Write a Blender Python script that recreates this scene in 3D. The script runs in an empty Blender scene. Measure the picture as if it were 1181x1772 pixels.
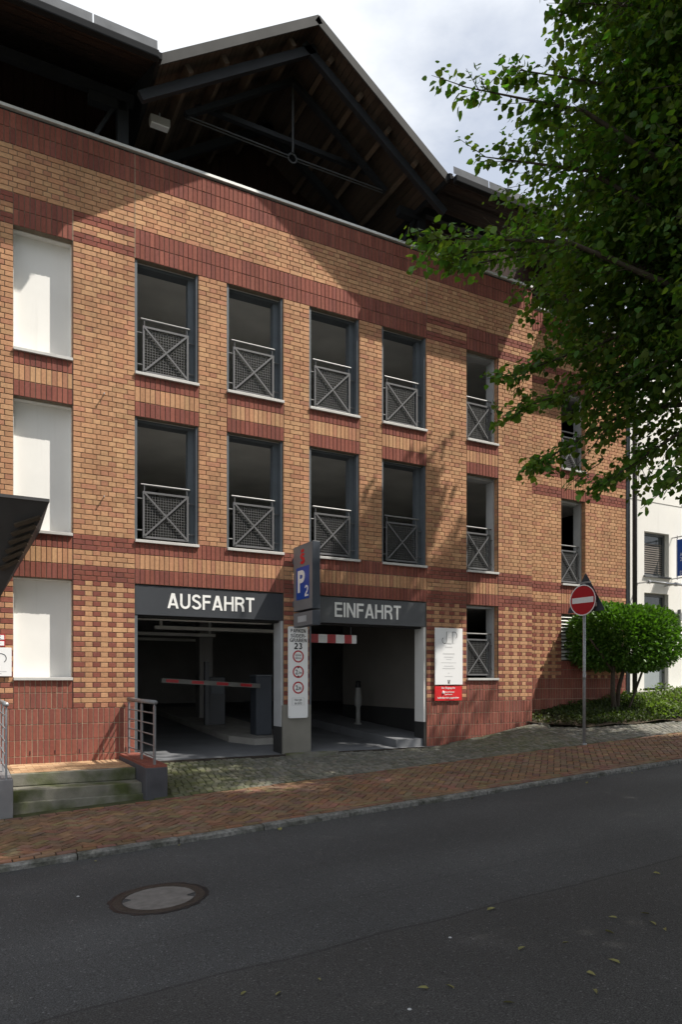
import bpy, bmesh, math, random
import numpy as np
from mathutils import Vector, Matrix
random.seed(7)
rng = np.random.default_rng(7)
S = bpy.context.scene
COL = S.collection
rad = math.radians

# ------------------------------------------------------------------ camera, light, exposure
EYE = Vector((0.0, -12.22, 1.92))
cd = bpy.data.cameras.new('camera')
cd.sensor_fit = 'VERTICAL'; cd.sensor_height = 36.0; cd.sensor_width = 24.0
cd.lens = 1230.0 / 1772.0 * 36.0
cd.shift_y = 291.0 / 1772.0
cd.clip_start = 0.05; cd.clip_end = 2000
cam = bpy.data.objects.new('camera', cd); COL.objects.link(cam)
cam.location = EYE
cam.rotation_euler = (rad(90), 0, -rad(28.137))
S.camera = cam

SUN = Vector((1.25, -1.0, 2.27)).normalized()
SUN_EL = math.asin(SUN.z)
SUN_AZ = math.atan2(SUN.x, SUN.y)
w = bpy.data.worlds.new('World'); S.world = w; w.use_nodes = True
nt = w.node_tree; nt.nodes.clear()
def N(t, **k):
    n = nt.nodes.new(t)
    for a, b in k.items(): setattr(n, a, b)
    return n
out = N('ShaderNodeOutputWorld')
sky = N('ShaderNodeTexSky'); sky.sky_type = 'NISHITA'; sky.sun_disc = False
sky.sun_elevation = SUN_EL; sky.sun_rotation = SUN_AZ; sky.air_density = 1.0; sky.dust_density = 1.6
b1 = N('ShaderNodeBackground'); b1.inputs[1].default_value = 0.11
nt.links.new(sky.outputs[0], b1.inputs[0])
tc = N('ShaderNodeTexCoord')
mp = N('ShaderNodeMapping'); mp.inputs['Scale'].default_value = (1.0, 1.0, 2.2); mp.inputs['Location'].default_value = (3.1, 1.7, 0.4)
nt.links.new(tc.outputs['Generated'], mp.inputs[0])
nz = N('ShaderNodeTexNoise'); nz.inputs['Scale'].default_value = 2.3; nz.inputs['Detail'].default_value = 7; nz.inputs['Roughness'].default_value = 0.55
nt.links.new(mp.outputs[0], nz.inputs[0])
cr = N('ShaderNodeValToRGB'); cr.color_ramp.elements[0].position = 0.38; cr.color_ramp.elements[1].position = 0.58
cr.color_ramp.elements[0].color = (0.45, 0.45, 0.45, 1); cr.color_ramp.elements[1].color = (1, 1, 1, 1)
nt.links.new(nz.outputs[0], cr.inputs[0])
b2 = N('ShaderNodeBackground'); b2.inputs[0].default_value = (0.93, 0.96, 1.0, 1); b2.inputs[1].default_value = 0.90
mx = N('ShaderNodeMixShader')
nt.links.new(cr.outputs[0], mx.inputs[0]); nt.links.new(b1.outputs[0], mx.inputs[1]); nt.links.new(b2.outputs[0], mx.inputs[2])
nt.links.new(mx.outputs[0], out.inputs[0])

sl = bpy.data.lights.new('sun', 'SUN'); sl.energy = 5.0; sl.angle = rad(0.55); sl.color = (1.0, 0.94, 0.85)
so = bpy.data.objects.new('sun', sl); COL.objects.link(so)
so.rotation_euler = (-SUN).to_track_quat('-Z', 'Y').to_euler()
so.location = (10, -10, 25)
S.view_settings.view_transform = 'Standard'; S.view_settings.look = 'None'
S.view_settings.exposure = 0.38; S.view_settings.gamma = 1.0
S.view_settings.use_curve_mapping = False
S.render.film_transparent = False
try: S.cycles.max_bounces = 7; S.cycles.transparent_max_bounces = 8
except Exception: pass

# ------------------------------------------------------------------ helpers
def lerp(a, b, t): return a + (b - a) * t
class MB:
    def __init__(s): s.v = []; s.f = []; s.t = []
    def add(s, vs, fs, tone=None):
        o = len(s.v); s.v.extend(tuple(p) for p in vs)
        for q in fs: s.f.append(tuple(i + o for i in q)); s.t.append(tone)
        return s
    def box(s, x0, x1, y0, y1, z0, z1, tone=None):
        v = [(x0,y0,z0),(x1,y0,z0),(x1,y1,z0),(x0,y1,z0),(x0,y0,z1),(x1,y0,z1),(x1,y1,z1),(x0,y1,z1)]
        return s.add(v, [(0,3,2,1),(4,5,6,7),(0,1,5,4),(1,2,6,5),(2,3,7,6),(3,0,4,7)], tone)
    def beam(s, p, q, w, h, up=(0,0,1), tone=None):
        p = Vector(p); q = Vector(q); d = (q-p).normalized(); u = Vector(up)
        a = d.cross(u)
        if a.length < 1e-4: a = d.cross(Vector((1,0,0)))
        a.normalize(); b = a.cross(d).normalized()
        a *= w/2; b *= h/2
        v = [p-a-b, p+a-b, p+a+b, p-a+b, q-a-b, q+a-b, q+a+b, q-a+b]
        return s.add(v, [(0,3,2,1),(4,5,6,7),(0,1,5,4),(1,2,6,5),(2,3,7,6),(3,0,4,7)], tone)
    def tube(s, pts, r, n=8, tone=None, cap=True):
        pts = [Vector(p) for p in pts]
        rs = r if isinstance(r, (list, tuple)) else [r]*len(pts)
        o = len(s.v); prev = None
        for i, p in enumerate(pts):
            d = (pts[min(i+1, len(pts)-1)] - pts[max(i-1, 0)]).normalized()
            if prev is None:
                a = d.cross(Vector((0,0,1)))
                if a.length < 1e-3: a = d.cross(Vector((1,0,0)))
            else: a = prev - d*prev.dot(d)
            a.normalize(); prev = a; b = d.cross(a)
            for k in range(n):
                t = 2*math.pi*k/n
                s.v.append(tuple(p + (a*math.cos(t) + b*math.sin(t))*rs[i]))
        for i in range(len(pts)-1):
            for k in range(n):
                k2 = (k+1) % n
                s.f.append((o+i*n+k, o+i*n+k2, o+(i+1)*n+k2, o+(i+1)*n+k)); s.t.append(tone)
        if cap:
            s.f.append(tuple(o+k for k in reversed(range(n)))); s.t.append(tone)
            e = o+(len(pts)-1)*n
            s.f.append(tuple(e+k for k in range(n))); s.t.append(tone)
        return s
    def prism(s, poly, ext, tone=None):
        """poly: list of 3D points, ext: vector"""
        n = len(poly); e = Vector(ext)
        v = [Vector(p) for p in poly] + [Vector(p)+e for p in poly]
        f = [tuple(reversed(range(n))), tuple(range(n, 2*n))] + [(i, (i+1)%n, n+(i+1)%n, n+i) for i in range(n)]
        return s.add(v, f, tone)
    def lathe(s, prof, c, n=24, axis='z', tone=None):
        o = len(s.v)
        for r, h in prof:
            for k in range(n):
                t = 2*math.pi*k/n
                s.v.append((c[0]+r*math.cos(t), c[1]+r*math.sin(t), c[2]+h))
        for i in range(len(prof)-1):
            for k in range(n):
                k2 = (k+1) % n
                s.f.append((o+i*n+k, o+i*n+k2, o+(i+1)*n+k2, o+(i+1)*n+k)); s.t.append(tone)
        return s
    def mesh(s, name, m, smooth=False):
        me = bpy.data.meshes.new(name)
        me.from_pydata(s.v, [], s.f); me.update()
        if m:
            for x in (m if isinstance(m, (list, tuple)) else [m]): me.materials.append(x)
        if any(t is not None for t in s.t):
            at = me.attributes.new('tone', 'FLOAT_COLOR', 'FACE')
            arr = np.array([(t if t is not None else (0.5,0.5,0.5)) for t in s.t], dtype=np.float32)
            arr = np.concatenate([arr, np.ones((len(arr),1), np.float32)], 1)
            at.data.foreach_set('color', arr.ravel())
        if smooth: me.polygons.foreach_set('use_smooth', [True]*len(me.polygons))
        return me
    def obj(s, name, m=None, parent=None, smooth=False, bevel=0):
        o = bpy.data.objects.new(name, s.mesh(name, m, smooth)); COL.objects.link(o)
        if parent: o.parent = parent
        if bevel:
            b = o.modifiers.new('bevel', 'BEVEL'); b.width = bevel; b.segments = 2; b.limit_method = 'ANGLE'
        return o
def tag(o, label=None, cat=None, group=None, kind=None):
    if label: o['label'] = label
    if cat: o['category'] = cat
    if group: o['group'] = group
    if kind: o['kind'] = kind
    return o
def thing(name, label, cat, loc=(0,0,0), group=None):
    o = bpy.data.objects.new(name, None); COL.objects.link(o); o.location = loc; o.empty_display_size = 0.2
    return tag(o, label, cat, group)
def put(o, root):
    """parent o (built in world coordinates) under root, keeping its place"""
    o.parent = root; o.matrix_parent_inverse = Matrix.Translation(-Vector(root.location)); return o

# ------------------------------------------------------------------ materials
def mat(name, col, rough=0.8, var=0.15, scale=6.0, bump=0.0, bscale=40.0, metal=0.0, tone=False, spec=0.3, detail=4,
        col2=None, thr=(0.45, 0.65), scale2=1.5, space='Object', translucent=0.0, thin=False):
    m = bpy.data.materials.new(name); m.use_nodes = True
    t = m.node_tree; nodes = t.nodes; L = t.links
    p = nodes['Principled BSDF']
    p.inputs['Roughness'].default_value = rough; p.inputs['Metallic'].default_value = metal
    p.inputs['Specular IOR Level'].default_value = spec
    tcn = nodes.new('ShaderNodeTexCoord')
    if tone:
        a = nodes.new('ShaderNodeAttribute'); a.attribute_name = 'tone'; base = a.outputs['Color']
    else:
        r = nodes.new('ShaderNodeRGB'); r.outputs[0].default_value = (*col, 1); base = r.outputs[0]
    if col2:
        n2 = nodes.new('ShaderNodeTexNoise'); n2.inputs['Scale'].default_value = scale2; n2.inputs['Detail'].default_value = 5
        L.new(tcn.outputs[space], n2.inputs['Vector'])
        r2 = nodes.new('ShaderNodeValToRGB'); r2.color_ramp.elements[0].position = thr[0]; r2.color_ramp.elements[1].position = thr[1]
        L.new(n2.outputs[0], r2.inputs[0])
        mi = nodes.new('ShaderNodeMixRGB'); mi.inputs[2].default_value = (*col2, 1)
        L.new(r2.outputs[0], mi.inputs[0]); L.new(base, mi.inputs[1]); base = mi.outputs[0]
    if var > 0:
        n = nodes.new('ShaderNodeTexNoise'); n.inputs['Scale'].default_value = scale; n.inputs['Detail'].default_value = detail
        L.new(tcn.outputs[space], n.inputs['Vector'])
        mr = nodes.new('ShaderNodeMapRange'); mr.inputs[1].default_value = 0.25; mr.inputs[2].default_value = 0.75
        mr.inputs[3].default_value = 1-var; mr.inputs[4].default_value = 1+var
        L.new(n.outputs[0], mr.inputs[0])
        v = nodes.new('ShaderNodeVectorMath'); v.operation = 'SCALE'
        L.new(base, v.inputs[0]); L.new(mr.outputs[0], v.inputs['Scale']); base = v.outputs[0]
    L.new(base, p.inputs['Base Color'])
    if bump:
        n3 = nodes.new('ShaderNodeTexNoise'); n3.inputs['Scale'].default_value = bscale; n3.inputs['Detail'].default_value = 4
        L.new(tcn.outputs[space], n3.inputs['Vector'])
        bn = nodes.new('ShaderNodeBump'); bn.inputs['Strength'].default_value = bump; bn.inputs['Distance'].default_value = 0.01
        L.new(n3.outputs[0], bn.inputs['Height']); L.new(bn.outputs[0], p.inputs['Normal'])
    if translucent:
        tr = nodes.new('ShaderNodeBsdfTranslucent'); L.new(base, tr.inputs[0])
        sc = nodes.new('ShaderNodeVectorMath'); sc.operation = 'MULTIPLY'; sc.inputs[1].default_value = (1.5, 1.7, 0.5)
        L.new(base, sc.inputs[0]); L.new(sc.outputs[0], tr.inputs[0])
        ms = nodes.new('ShaderNodeMixShader'); ms.inputs[0].default_value = translucent
        L.new(p.outputs[0], ms.inputs[1]); L.new(tr.outputs[0], ms.inputs[2])
        L.new(ms.outputs[0], nodes['Material Output'].inputs[0])
    return m
M = {}
M['brick'] = mat('brick', (0.4,0.2,0.1), 0.85, 0.16, 22, 0.25, 90, tone=True, spec=0.2)
M['palemortar'] = mat('pale_mortar', (0.34,0.28,0.20), 0.95, 0.2, 10, 0.2, 80)
M['mortar'] = mat('mortar', (0.19,0.155,0.115), 0.95, 0.2, 10, 0.2, 80)
M['coping'] = mat('coping_zinc', (0.62,0.62,0.60), 0.45, 0.1, 5, metal=0.2)
M['zinc'] = mat('grey_zinc', (0.05,0.05,0.049), 0.75, 0.2, 3, spec=0.2)
M['gutter'] = mat('dark_gutter', (0.016,0.017,0.019), 0.85, 0.15, 3, spec=0.1)
M['flash'] = mat('eaves_flashing_metal', (0.15,0.155,0.165), 0.95, 0.2, 3, spec=0.02)
M['roof'] = mat('roof_tin', (0.10,0.10,0.105), 0.55, 0.2, 2)
M['steel'] = mat('painted_steel', (0.10,0.115,0.13), 0.5, 0.12, 4, spec=0.4)
M['dsteel'] = mat('truss_steel', (0.019,0.021,0.025), 0.55, 0.15, 4)
M['rod'] = mat('grey_rod', (0.06,0.063,0.067), 0.6, 0.1, 5)
M['steprail'] = mat('step_rail_grey', (0.20,0.20,0.205), 0.5, 0.12, 9, metal=0.2)
M['handrail'] = mat('rail_tube', (0.2,0.2,0.2), 0.5, 0.12, 9, metal=0.3)
M['galv'] = mat('galvanised_steel', (0.33,0.34,0.35), 0.45, 0.18, 14, metal=0.5)
M['rail'] = mat('railing_paint', (0.115,0.115,0.12), 0.5, 0.1, 9, spec=0.4)
M['sill'] = mat('aluminium_sill', (0.52,0.51,0.49), 0.45, 0.1, 5, metal=0.1)
M['white'] = mat('white_panel', (0.78,0.77,0.74), 0.7, 0.04, 2)
M['plate'] = mat('white_sign_plate', (0.80,0.80,0.80), 0.4, 0.02, 2, spec=0.5)
M['lining'] = mat('pale_lining', (0.42,0.43,0.44), 0.6, 0.1, 3)
M['fascia'] = mat('anthracite_fascia', (0.042,0.046,0.054), 0.42, 0.12, 2.5, spec=0.5)
M['fascia2'] = mat('grey_fascia', (0.075,0.08,0.088), 0.42, 0.12, 2.5, spec=0.5)
M['letter'] = mat('white_letter', (0.82,0.82,0.80), 0.5, 0.02, 3)
M['black'] = mat('black_print', (0.015,0.015,0.017), 0.5, 0.0)
M['greyprint'] = mat('grey_print', (0.50,0.50,0.50), 0.5, 0.0)
M['lightprint'] = mat('light_grey_print', (0.62,0.62,0.62), 0.5, 0.0)
M['red'] = mat('signal_red', (0.62,0.012,0.015), 0.4, 0.03, 3, spec=0.5)
M['darkred'] = mat('sign_red', (0.42,0.012,0.02), 0.4, 0.05, 6, spec=0.5)
M['blue'] = mat('traffic_blue', (0.012,0.07,0.36), 0.4, 0.03, 3, spec=0.5)
M['signgrey'] = mat('sign_box_grey', (0.22,0.22,0.225), 0.45, 0.06, 3, metal=0.2)
M['signdark'] = mat('sign_box_dark', (0.05,0.058,0.072), 0.45, 0.06, 3)
M['concrete'] = mat('concrete', (0.30,0.29,0.27), 0.9, 0.2, 3, 0.2, 40)
M['interior'] = mat('interior_concrete', (0.26,0.25,0.24), 0.9, 0.2, 1.2)
M['ceiling'] = mat('interior_ceiling', (0.72,0.71,0.68), 0.9, 0.15, 1.2)
M['interior_dark'] = mat('interior_dark_paint', (0.03,0.03,0.03), 0.85, 0.2, 1.2)
M['cream'] = mat('cream_paint', (0.20,0.187,0.168), 0.85, 0.1, 1.5)
M['garage_floor'] = mat('garage_floor', (0.15,0.155,0.165), 0.75, 0.22, 1.4, 0.1, 60)
M['cladding'] = mat('pier_cladding', (0.20,0.19,0.165), 0.7, 0.14, 2.5, 0.1, 30)
M['mossstone'] = mat('mossy_stone', (0.17,0.165,0.14), 0.95, 0.25, 8, 0.4, 50, col2=(0.09,0.10,0.035), scale2=3)
M['step'] = mat('step_stone', (0.175,0.168,0.138), 0.92, 0.2, 7, 0.3, 60, col2=(0.07,0.082,0.03), scale2=2.2, thr=(0.42,0.62))
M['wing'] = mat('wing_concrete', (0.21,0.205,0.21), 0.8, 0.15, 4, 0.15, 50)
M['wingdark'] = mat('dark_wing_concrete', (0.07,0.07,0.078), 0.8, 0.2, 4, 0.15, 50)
M['tile'] = mat('landing_tile', (0.5,0.36,0.22), 0.85, 0.12, 14, 0.2, 80, tone=True)
M['paver'] = mat('clay_paver', (0.3,0.13,0.07), 0.9, 0.2, 20, 0.3, 80, tone=True)
M['paverbed'] = mat('paver_sand', (0.035,0.028,0.022), 0.95, 0.3, 12)
M['sett'] = mat('stone_sett', (0.2,0.19,0.17), 0.85, 0.22, 18, 0.4, 60, tone=True)
M['settbed'] = mat('mossy_joint', (0.055,0.06,0.025), 0.95, 0.35, 9, 0.3, 60)
M['kerb'] = mat('granite_kerb', (0.19,0.186,0.175), 0.95, 0.55, 28, 0.8, 45, col2=(0.10,0.10,0.085), scale2=5)
M['soil'] = mat('bed_soil', (0.06,0.045,0.03), 0.98, 0.35, 9, 0.6, 40)
M['ground'] = mat('ground_earth', (0.12,0.12,0.09), 0.98, 0.3, 0.6)
M['iron'] = mat('cast_iron', (0.045,0.036,0.03), 0.7, 0.3, 25, 0.4, 60, metal=0.2)
M['lid'] = mat('lid_concrete', (0.15,0.14,0.132), 0.9, 0.2, 14, 0.25, 60)
M['boards'] = mat('soffit_board', (0.19,0.105,0.055), 0.85, 0.25, 3, tone=True)
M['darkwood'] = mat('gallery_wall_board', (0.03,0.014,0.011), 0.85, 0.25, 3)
M['canopy'] = mat('canopy_metal', (0.05,0.05,0.052), 0.6, 0.1, 4)
M['canopywood'] = mat('canopy_slat', (0.055,0.042,0.03), 0.7, 0.2, 8)
M['stucco'] = mat('white_stucco', (0.78,0.765,0.72), 0.9, 0.05, 1.0, 0.08, 120)
M['glass'] = mat('dark_glass', (0.05,0.06,0.065), 0.08, 0.1, 1.5, spec=0.7)
M['blind'] = mat('window_blind', (0.20,0.18,0.16), 0.7, 0.1, 4)
M['winframe'] = mat('window_frame_grey', (0.13,0.135,0.14), 0.5, 0.1, 4)
M['door'] = mat('grey_door', (0.30,0.33,0.34), 0.5, 0.08, 3)
M['inox'] = mat('stainless_tube', (0.45,0.45,0.46), 0.3, 0.06, 5, metal=0.8)
M['bark'] = mat('tree_bark', (0.06,0.048,0.036), 0.95, 0.3, 14, 0.6, 30)
M['leaf'] = mat('linden_leaf', (0.05,0.1,0.02), 0.5, 0.0, tone=True, spec=0.25, translucent=0.5)
M['bushleaf'] = mat('laurel_leaf', (0.05,0.11,0.02), 0.42, 0.0, tone=True, spec=0.35, translucent=0.3)
M['coverleaf'] = mat('groundcover_leaf', (0.06,0.11,0.02), 0.55, 0.0, tone=True, spec=0.25, translucent=0.3)
M['deadleaf'] = mat('fallen_leaf', (0.17,0.16,0.06), 0.7, 0.3, 30)
M['lamp'] = mat('lamp_housing', (0.30,0.29,0.27), 0.5, 0.1, 5)
M['boom'] = mat('boom_grey_white', (0.17,0.165,0.155), 0.6, 0.1, 5)
M['reflect'] = mat('bollard_white', (0.27,0.27,0.26), 0.6, 0.1, 5)

def weather(m, dark=(0.10,0.075,0.06), amount=0.28, vscale=(2.2,2.2,0.28), pos=(0.52,0.78), soft=0.16):
    t = m.node_tree; nd = t.nodes; L = t.links; p = nd['Principled BSDF']
    src = p.inputs['Base Color'].links[0].from_socket
    g = nd.new('ShaderNodeNewGeometry')
    mp_ = nd.new('ShaderNodeMapping'); mp_.inputs['Scale'].default_value = vscale; L.new(g.outputs['Position'], mp_.inputs[0])
    n = nd.new('ShaderNodeTexNoise'); n.inputs['Scale'].default_value = 1.6; n.inputs['Detail'].default_value = 8; n.inputs['Roughness'].default_value = 0.65; L.new(mp_.outputs[0], n.inputs['Vector'])
    r = nd.new('ShaderNodeValToRGB'); r.color_ramp.elements[0].position = pos[0]; r.color_ramp.elements[1].position = pos[1]; r.color_ramp.elements[1].color = (amount,)*3+(1,)
    L.new(n.outputs[0], r.inputs[0])
    mi = nd.new('ShaderNodeMixRGB'); mi.inputs[2].default_value = (*dark,1); L.new(r.outputs[0], mi.inputs[0]); L.new(src, mi.inputs[1])
    n2 = nd.new('ShaderNodeTexNoise'); n2.inputs['Scale'].default_value = 0.9; n2.inputs['Detail'].default_value = 5; L.new(g.outputs['Position'], n2.inputs['Vector'])
    mr = nd.new('ShaderNodeMapRange'); mr.inputs[1].default_value = .3; mr.inputs[2].default_value = .7; mr.inputs[3].default_value = 1-soft; mr.inputs[4].default_value = 1+soft*.6; L.new(n2.outputs[0], mr.inputs[0])
    v = nd.new('ShaderNodeVectorMath'); v.operation = 'SCALE'; L.new(mi.outputs[0], v.inputs[0]); L.new(mr.outputs[0], v.inputs['Scale'])
    L.new(v.outputs[0], p.inputs['Base Color'])
weather(M['brick']); weather(M['white'], (0.40,0.37,0.32), 0.22, (5,5,0.35), (0.55,0.85), 0.03)
weather(M['stucco'], (0.42,0.40,0.36), 0.25, (3,3,0.3), (0.55,0.85), 0.03)
weather(M['paver'], (0.05,0.04,0.033), 0.55, (1.6,1.6,1.6), (0.48,0.75), 0.2)
weather(M['sett'], (0.05,0.052,0.03), 0.5, (1.4,1.4,1.4), (0.5,0.75), 0.2)
weather(M['plate'], (0.5,0.48,0.44), 0.15, (6,6,0.5), (0.55,0.85), 0.02)
weather(M['kerb'], (0.05,0.05,0.045), 0.5, (2.5,2.5,2.5), (0.45,0.7), 0.2)
# asphalt with two surfaces either side of an old seam, aggregate grain, worn patches
def asphalt():
    m = bpy.data.materials.new('asphalt'); m.use_nodes = True
    t = m.node_tree; nd = t.nodes; L = t.links; p = nd['Principled BSDF']
    p.inputs['Roughness'].default_value = 0.82; p.inputs['Specular IOR Level'].default_value = 0.35
    tcn = nd.new('ShaderNodeTexCoord'); V = tcn.outputs['Object']
    def noise(s, d=4):
        n = nd.new('ShaderNodeTexNoise'); n.inputs['Scale'].default_value = s; n.inputs['Detail'].default_value = d
        L.new(V, n.inputs['Vector']); return n.outputs[0]
    def mrange(x, a, b, c, d):
        n = nd.new('ShaderNodeMapRange'); n.inputs[1].default_value = a; n.inputs[2].default_value = b
        n.inputs[3].default_value = c; n.inputs[4].default_value = d; L.new(x, n.inputs[0]); return n.outputs[0]
    def math_(op, a, b):
        n = nd.new('ShaderNodeMath'); n.operation = op
        for i, q in enumerate((a, b)):
            if isinstance(q, float): n.inputs[i].default_value = q
            else: L.new(q, n.inputs[i])
        return n.outputs[0]
    sx = nd.new('ShaderNodeSeparateXYZ'); L.new(V, sx.inputs[0])
    wob = mrange(noise(1.3, 8), 0.3, 0.7, -0.028, 0.028)
    y = math_('ADD', sx.outputs[1], wob)
    y2 = math_('ADD', y, 7.93)
    far = mrange(y2, -0.06, 0.06, 0.0, 1.0)
    seam = mrange(math_('ABSOLUTE', y2, 0.0), 0.0, 0.022, 0.5, 1.0)
    seam = math_('MULTIPLY', seam, mrange(math_('ABSOLUTE', math_('ADD', y, 7.15), 0.0), 0.0, 0.03, 0.86, 1.0))
    grain_f = noise(120, 3); grain = mrange(grain_f, 0.36, 0.70, 0.46, 1.68)
    big = mrange(noise(0.55, 5), 0.3, 0.7, 0.82, 1.16)
    vor = nd.new('ShaderNodeTexVoronoi'); vor.inputs['Scale'].default_value = 95; L.new(V, vor.inputs['Vector'])
    speck = mrange(vor.outputs['Color'], 0.82, 0.98, 1.0, 2.6)
    mixc = nd.new('ShaderNodeMixRGB'); mixc.inputs[1].default_value = (0.042,0.0415,0.041,1); mixc.inputs[2].default_value = (0.050,0.0515,0.053,1)
    L.new(far, mixc.inputs[0])
    tyre = math_('MULTIPLY', mrange(math_('ABSOLUTE', math_('ADD', y, 6.75), 0.0), 0.1, 0.55, 1.16, 1.0), mrange(math_('ABSOLUTE', math_('ADD', y, 5.15), 0.0), 0.1, 0.5, 1.12, 1.0))
    dust = nd.new('ShaderNodeValToRGB'); dust.color_ramp.elements[0].position = 0.63; dust.color_ramp.elements[1].position = 0.72
    L.new(noise(2.1, 8), dust.inputs[0])
    mixd = nd.new('ShaderNodeMixRGB'); mixd.inputs[2].default_value = (0.13,0.125,0.12,1)
    L.new(math_('MULTIPLY', dust.outputs[0], 0.14), mixd.inputs[0]); L.new(mixc.outputs[0], mixd.inputs[1])
    s = math_('MULTIPLY', math_('MULTIPLY', grain, big), math_('MULTIPLY', seam, math_('MULTIPLY', tyre, speck)))
    vm = nd.new('ShaderNodeVectorMath'); vm.operation = 'SCALE'; L.new(mixd.outputs[0], vm.inputs[0]); L.new(s, vm.inputs['Scale'])
    L.new(vm.outputs[0], p.inputs['Base Color'])
    bn = nd.new('ShaderNodeBump'); bn.inputs['Strength'].default_value = 0.5; bn.inputs['Distance'].default_value = 0.006
    L.new(grain_f, bn.inputs['Height']); L.new(bn.outputs[0], p.inputs['Normal'])
    return m
M['asphalt'] = asphalt()

# ------------------------------------------------------------------ ground heights
def zroad(x): return 0.05*x if abs(x) < 60 else math.copysign(3.0, x)
def zpath(x, y): return 0.104 + 0.05*x + 0.0172*(y+2.1)
KN = [(-60,-2.5),(-6,-.1),(2.44,.24),(2.46,.53),(8.5,.535),(9.6,.68),(11.48,.98),(13,1.2),(15,1.42),(17,1.56),(30,2.2),(60,3.2)]
def zbase(x):
    for (a, za), (b, zb) in zip(KN, KN[1:]):
        if x <= b: return lerp(za, zb, max(0,(x-a)/(b-a)))
    return KN[-1][1]
def zfore(x, y):
    yb = 0.0 if x < 11.48 else 0.6
    t = min(1.0, max(0.0, (y+2.1)/(2.1+yb)))
    return lerp(zpath(x, -2.1), zbase(x), t)
def grid(name, xs, ys, zf, m, parent=None, kind=None):
    b = MB()
    for x in xs:
        for y in ys: b.v.append((x, y, zf(x, y)))
    n = len(ys)
    for i in range(len(xs)-1):
        for j in range(n-1):
            b.f.append((i*n+j, (i+1)*n+j, (i+1)*n+j+1, i*n+j+1)); b.t.append(None)
    o = b.obj(name, m, parent, smooth=True)
    if kind: o['kind'] = kind
    return o
def frange(a, b, n): return [a + (b-a)*i/n for i in range(n+1)]
grid('ground', [-400,-120,-60,0,60,120,400], [-400,-100,-20,-11.4,-4.5,0.3,15,60,400], lambda x, y: zroad(x)-0.6-(0 if abs(x)<60 else 1.0), M['ground'], kind='structure')
grid('road', frange(-60,60,24), [-11.4,-9,-7,-4.43], lambda x, y: zroad(x), M['asphalt'], kind='structure')
path = grid('brick_pavement', frange(-60,60,24), [-4.30,-2.1], lambda x, y: zpath(x,y)-0.012, M['paverbed'], kind='structure')
far_path = MB()
for i in range(24):
    x0, x1 = -60+5*i, -55+5*i
    far_path.add([(x0,-16,.12+.05*x0),(x1,-16,.12+.05*x1),(x1,-11.4,.12+.05*x1),(x0,-11.4,.12+.05*x0),(x0,-11.4,.05*x0-.1),(x1,-11.4,.05*x1-.1)],[(0,1,2,3),(3,2,5,4)])
tag(far_path.obj('pavement', M['paver' if False else 'concrete']), kind='structure')
xsf = sorted(set(frange(-60,2.42,14)+[2.44,2.46]+frange(2.5,14,60)+frange(14.5,60,20)))
fore = grid('cobbled_forecourt', xsf, [-2.1,-1.9,-1.6,-1.3,-1.0,-.7,-.4,-.12], lambda x, y: zfore(x,y)-0.02, M['settbed'], kind='structure')

# ------------------------------------------------------------------ projection (only to decide which pieces show largest)
_s, _c = math.sin(rad(28.137)), math.cos(rad(28.137))
def proj(p):
    x, y, z = p[0], p[1]+12.22, p[2]-1.92
    Xc, Z = x*_c - y*_s, x*_s + y*_c
    if Z < 0.3: return None
    return 590.5+1230*Xc/Z, 1177-1230*z/Z, Z
def inframe(p, m=0):
    q = proj(p); return q is not None and -m < q[0] < 1181+m and -m < q[1] < 1772+m

def clip_poly(poly, ylo, yhi):
    for sgn, lim in ((1, ylo), (-1, -yhi)):
        outp = []
        for i in range(len(poly)):
            a, b = poly[i], poly[(i+1)%len(poly)]
            da, db = sgn*a[1]-lim, sgn*b[1]-lim
            if da >= 0: outp.append(a)
            if da*db < 0:
                t = da/(da-db); outp.append((a[0]+(b[0]-a[0])*t, a[1]+(b[1]-a[1])*t))
        poly = outp
        if len(poly) < 3: return []
    return poly
def area(poly): return abs(sum(poly[i][0]*poly[(i+1)%len(poly)][1]-poly[(i+1)%len(poly)][0]*poly[i][1] for i in range(len(poly))))/2
def pieces(items, name, m, parent, limit=300, stuff_name=None):
    """items: list of (screen size, builder(MB)); the largest ones become objects of their own"""
    items.sort(key=lambda q: -q[0])
    k = 0; rest = MB()
    for sz, fn in items:
        if k < limit and sz > 0:
            b = MB(); fn(b); b.obj(name, m, parent); k += 1
        else: fn(rest)
    if rest.f:
        o = rest.obj(stuff_name or name, m, parent); o['kind'] = 'stuff'
def ssize(c, a):
    q = proj(c)
    if q is None or not (-5 < q[0] < 1186 and -5 < q[1] < 1777): return 0
    return a/q[2]**2

# ------------------------------------------------------------------ clay paver path: herringbone at 45 degrees with a border course each side
PV = [(0.195,0.115,0.068),(0.215,0.13,0.074),(0.18,0.102,0.062),(0.225,0.14,0.085),(0.175,0.107,0.07),(0.205,0.128,0.08)]
def paver_item(poly, dz):
    tone = tuple(c*random.uniform(0.85,1.15) for c in random.choice(PV))
    cx = sum(p[0] for p in poly)/len(poly); cy = sum(p[1] for p in poly)/len(poly)
    zc = zpath(cx, cy)
    tx, ty = random.uniform(-.008,.008), random.uniform(-.008,.008)
    def fn(b, poly=poly):
        n = len(poly); o = len(b.v)
        ins = [(cx+(x-cx)*0.94, cy+(y-cy)*0.94) for x, y in poly]
        top = [(x, y, zpath(x,y)+dz+tx*(x-cx)*6+ty*(y-cy)*6) for x, y in ins]
        bot = [(x, y, zpath(x,y)-0.02) for x, y in poly]
        b.add(top+bot, [tuple(range(n))]+[(n+i, n+(i+1)%n, (i+1)%n, i) for i in range(n)], tone)
    return ssize((cx,cy,zc), area(poly)), fn
items = []
ca = math.cos(rad(45)); W = 0.104
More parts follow.
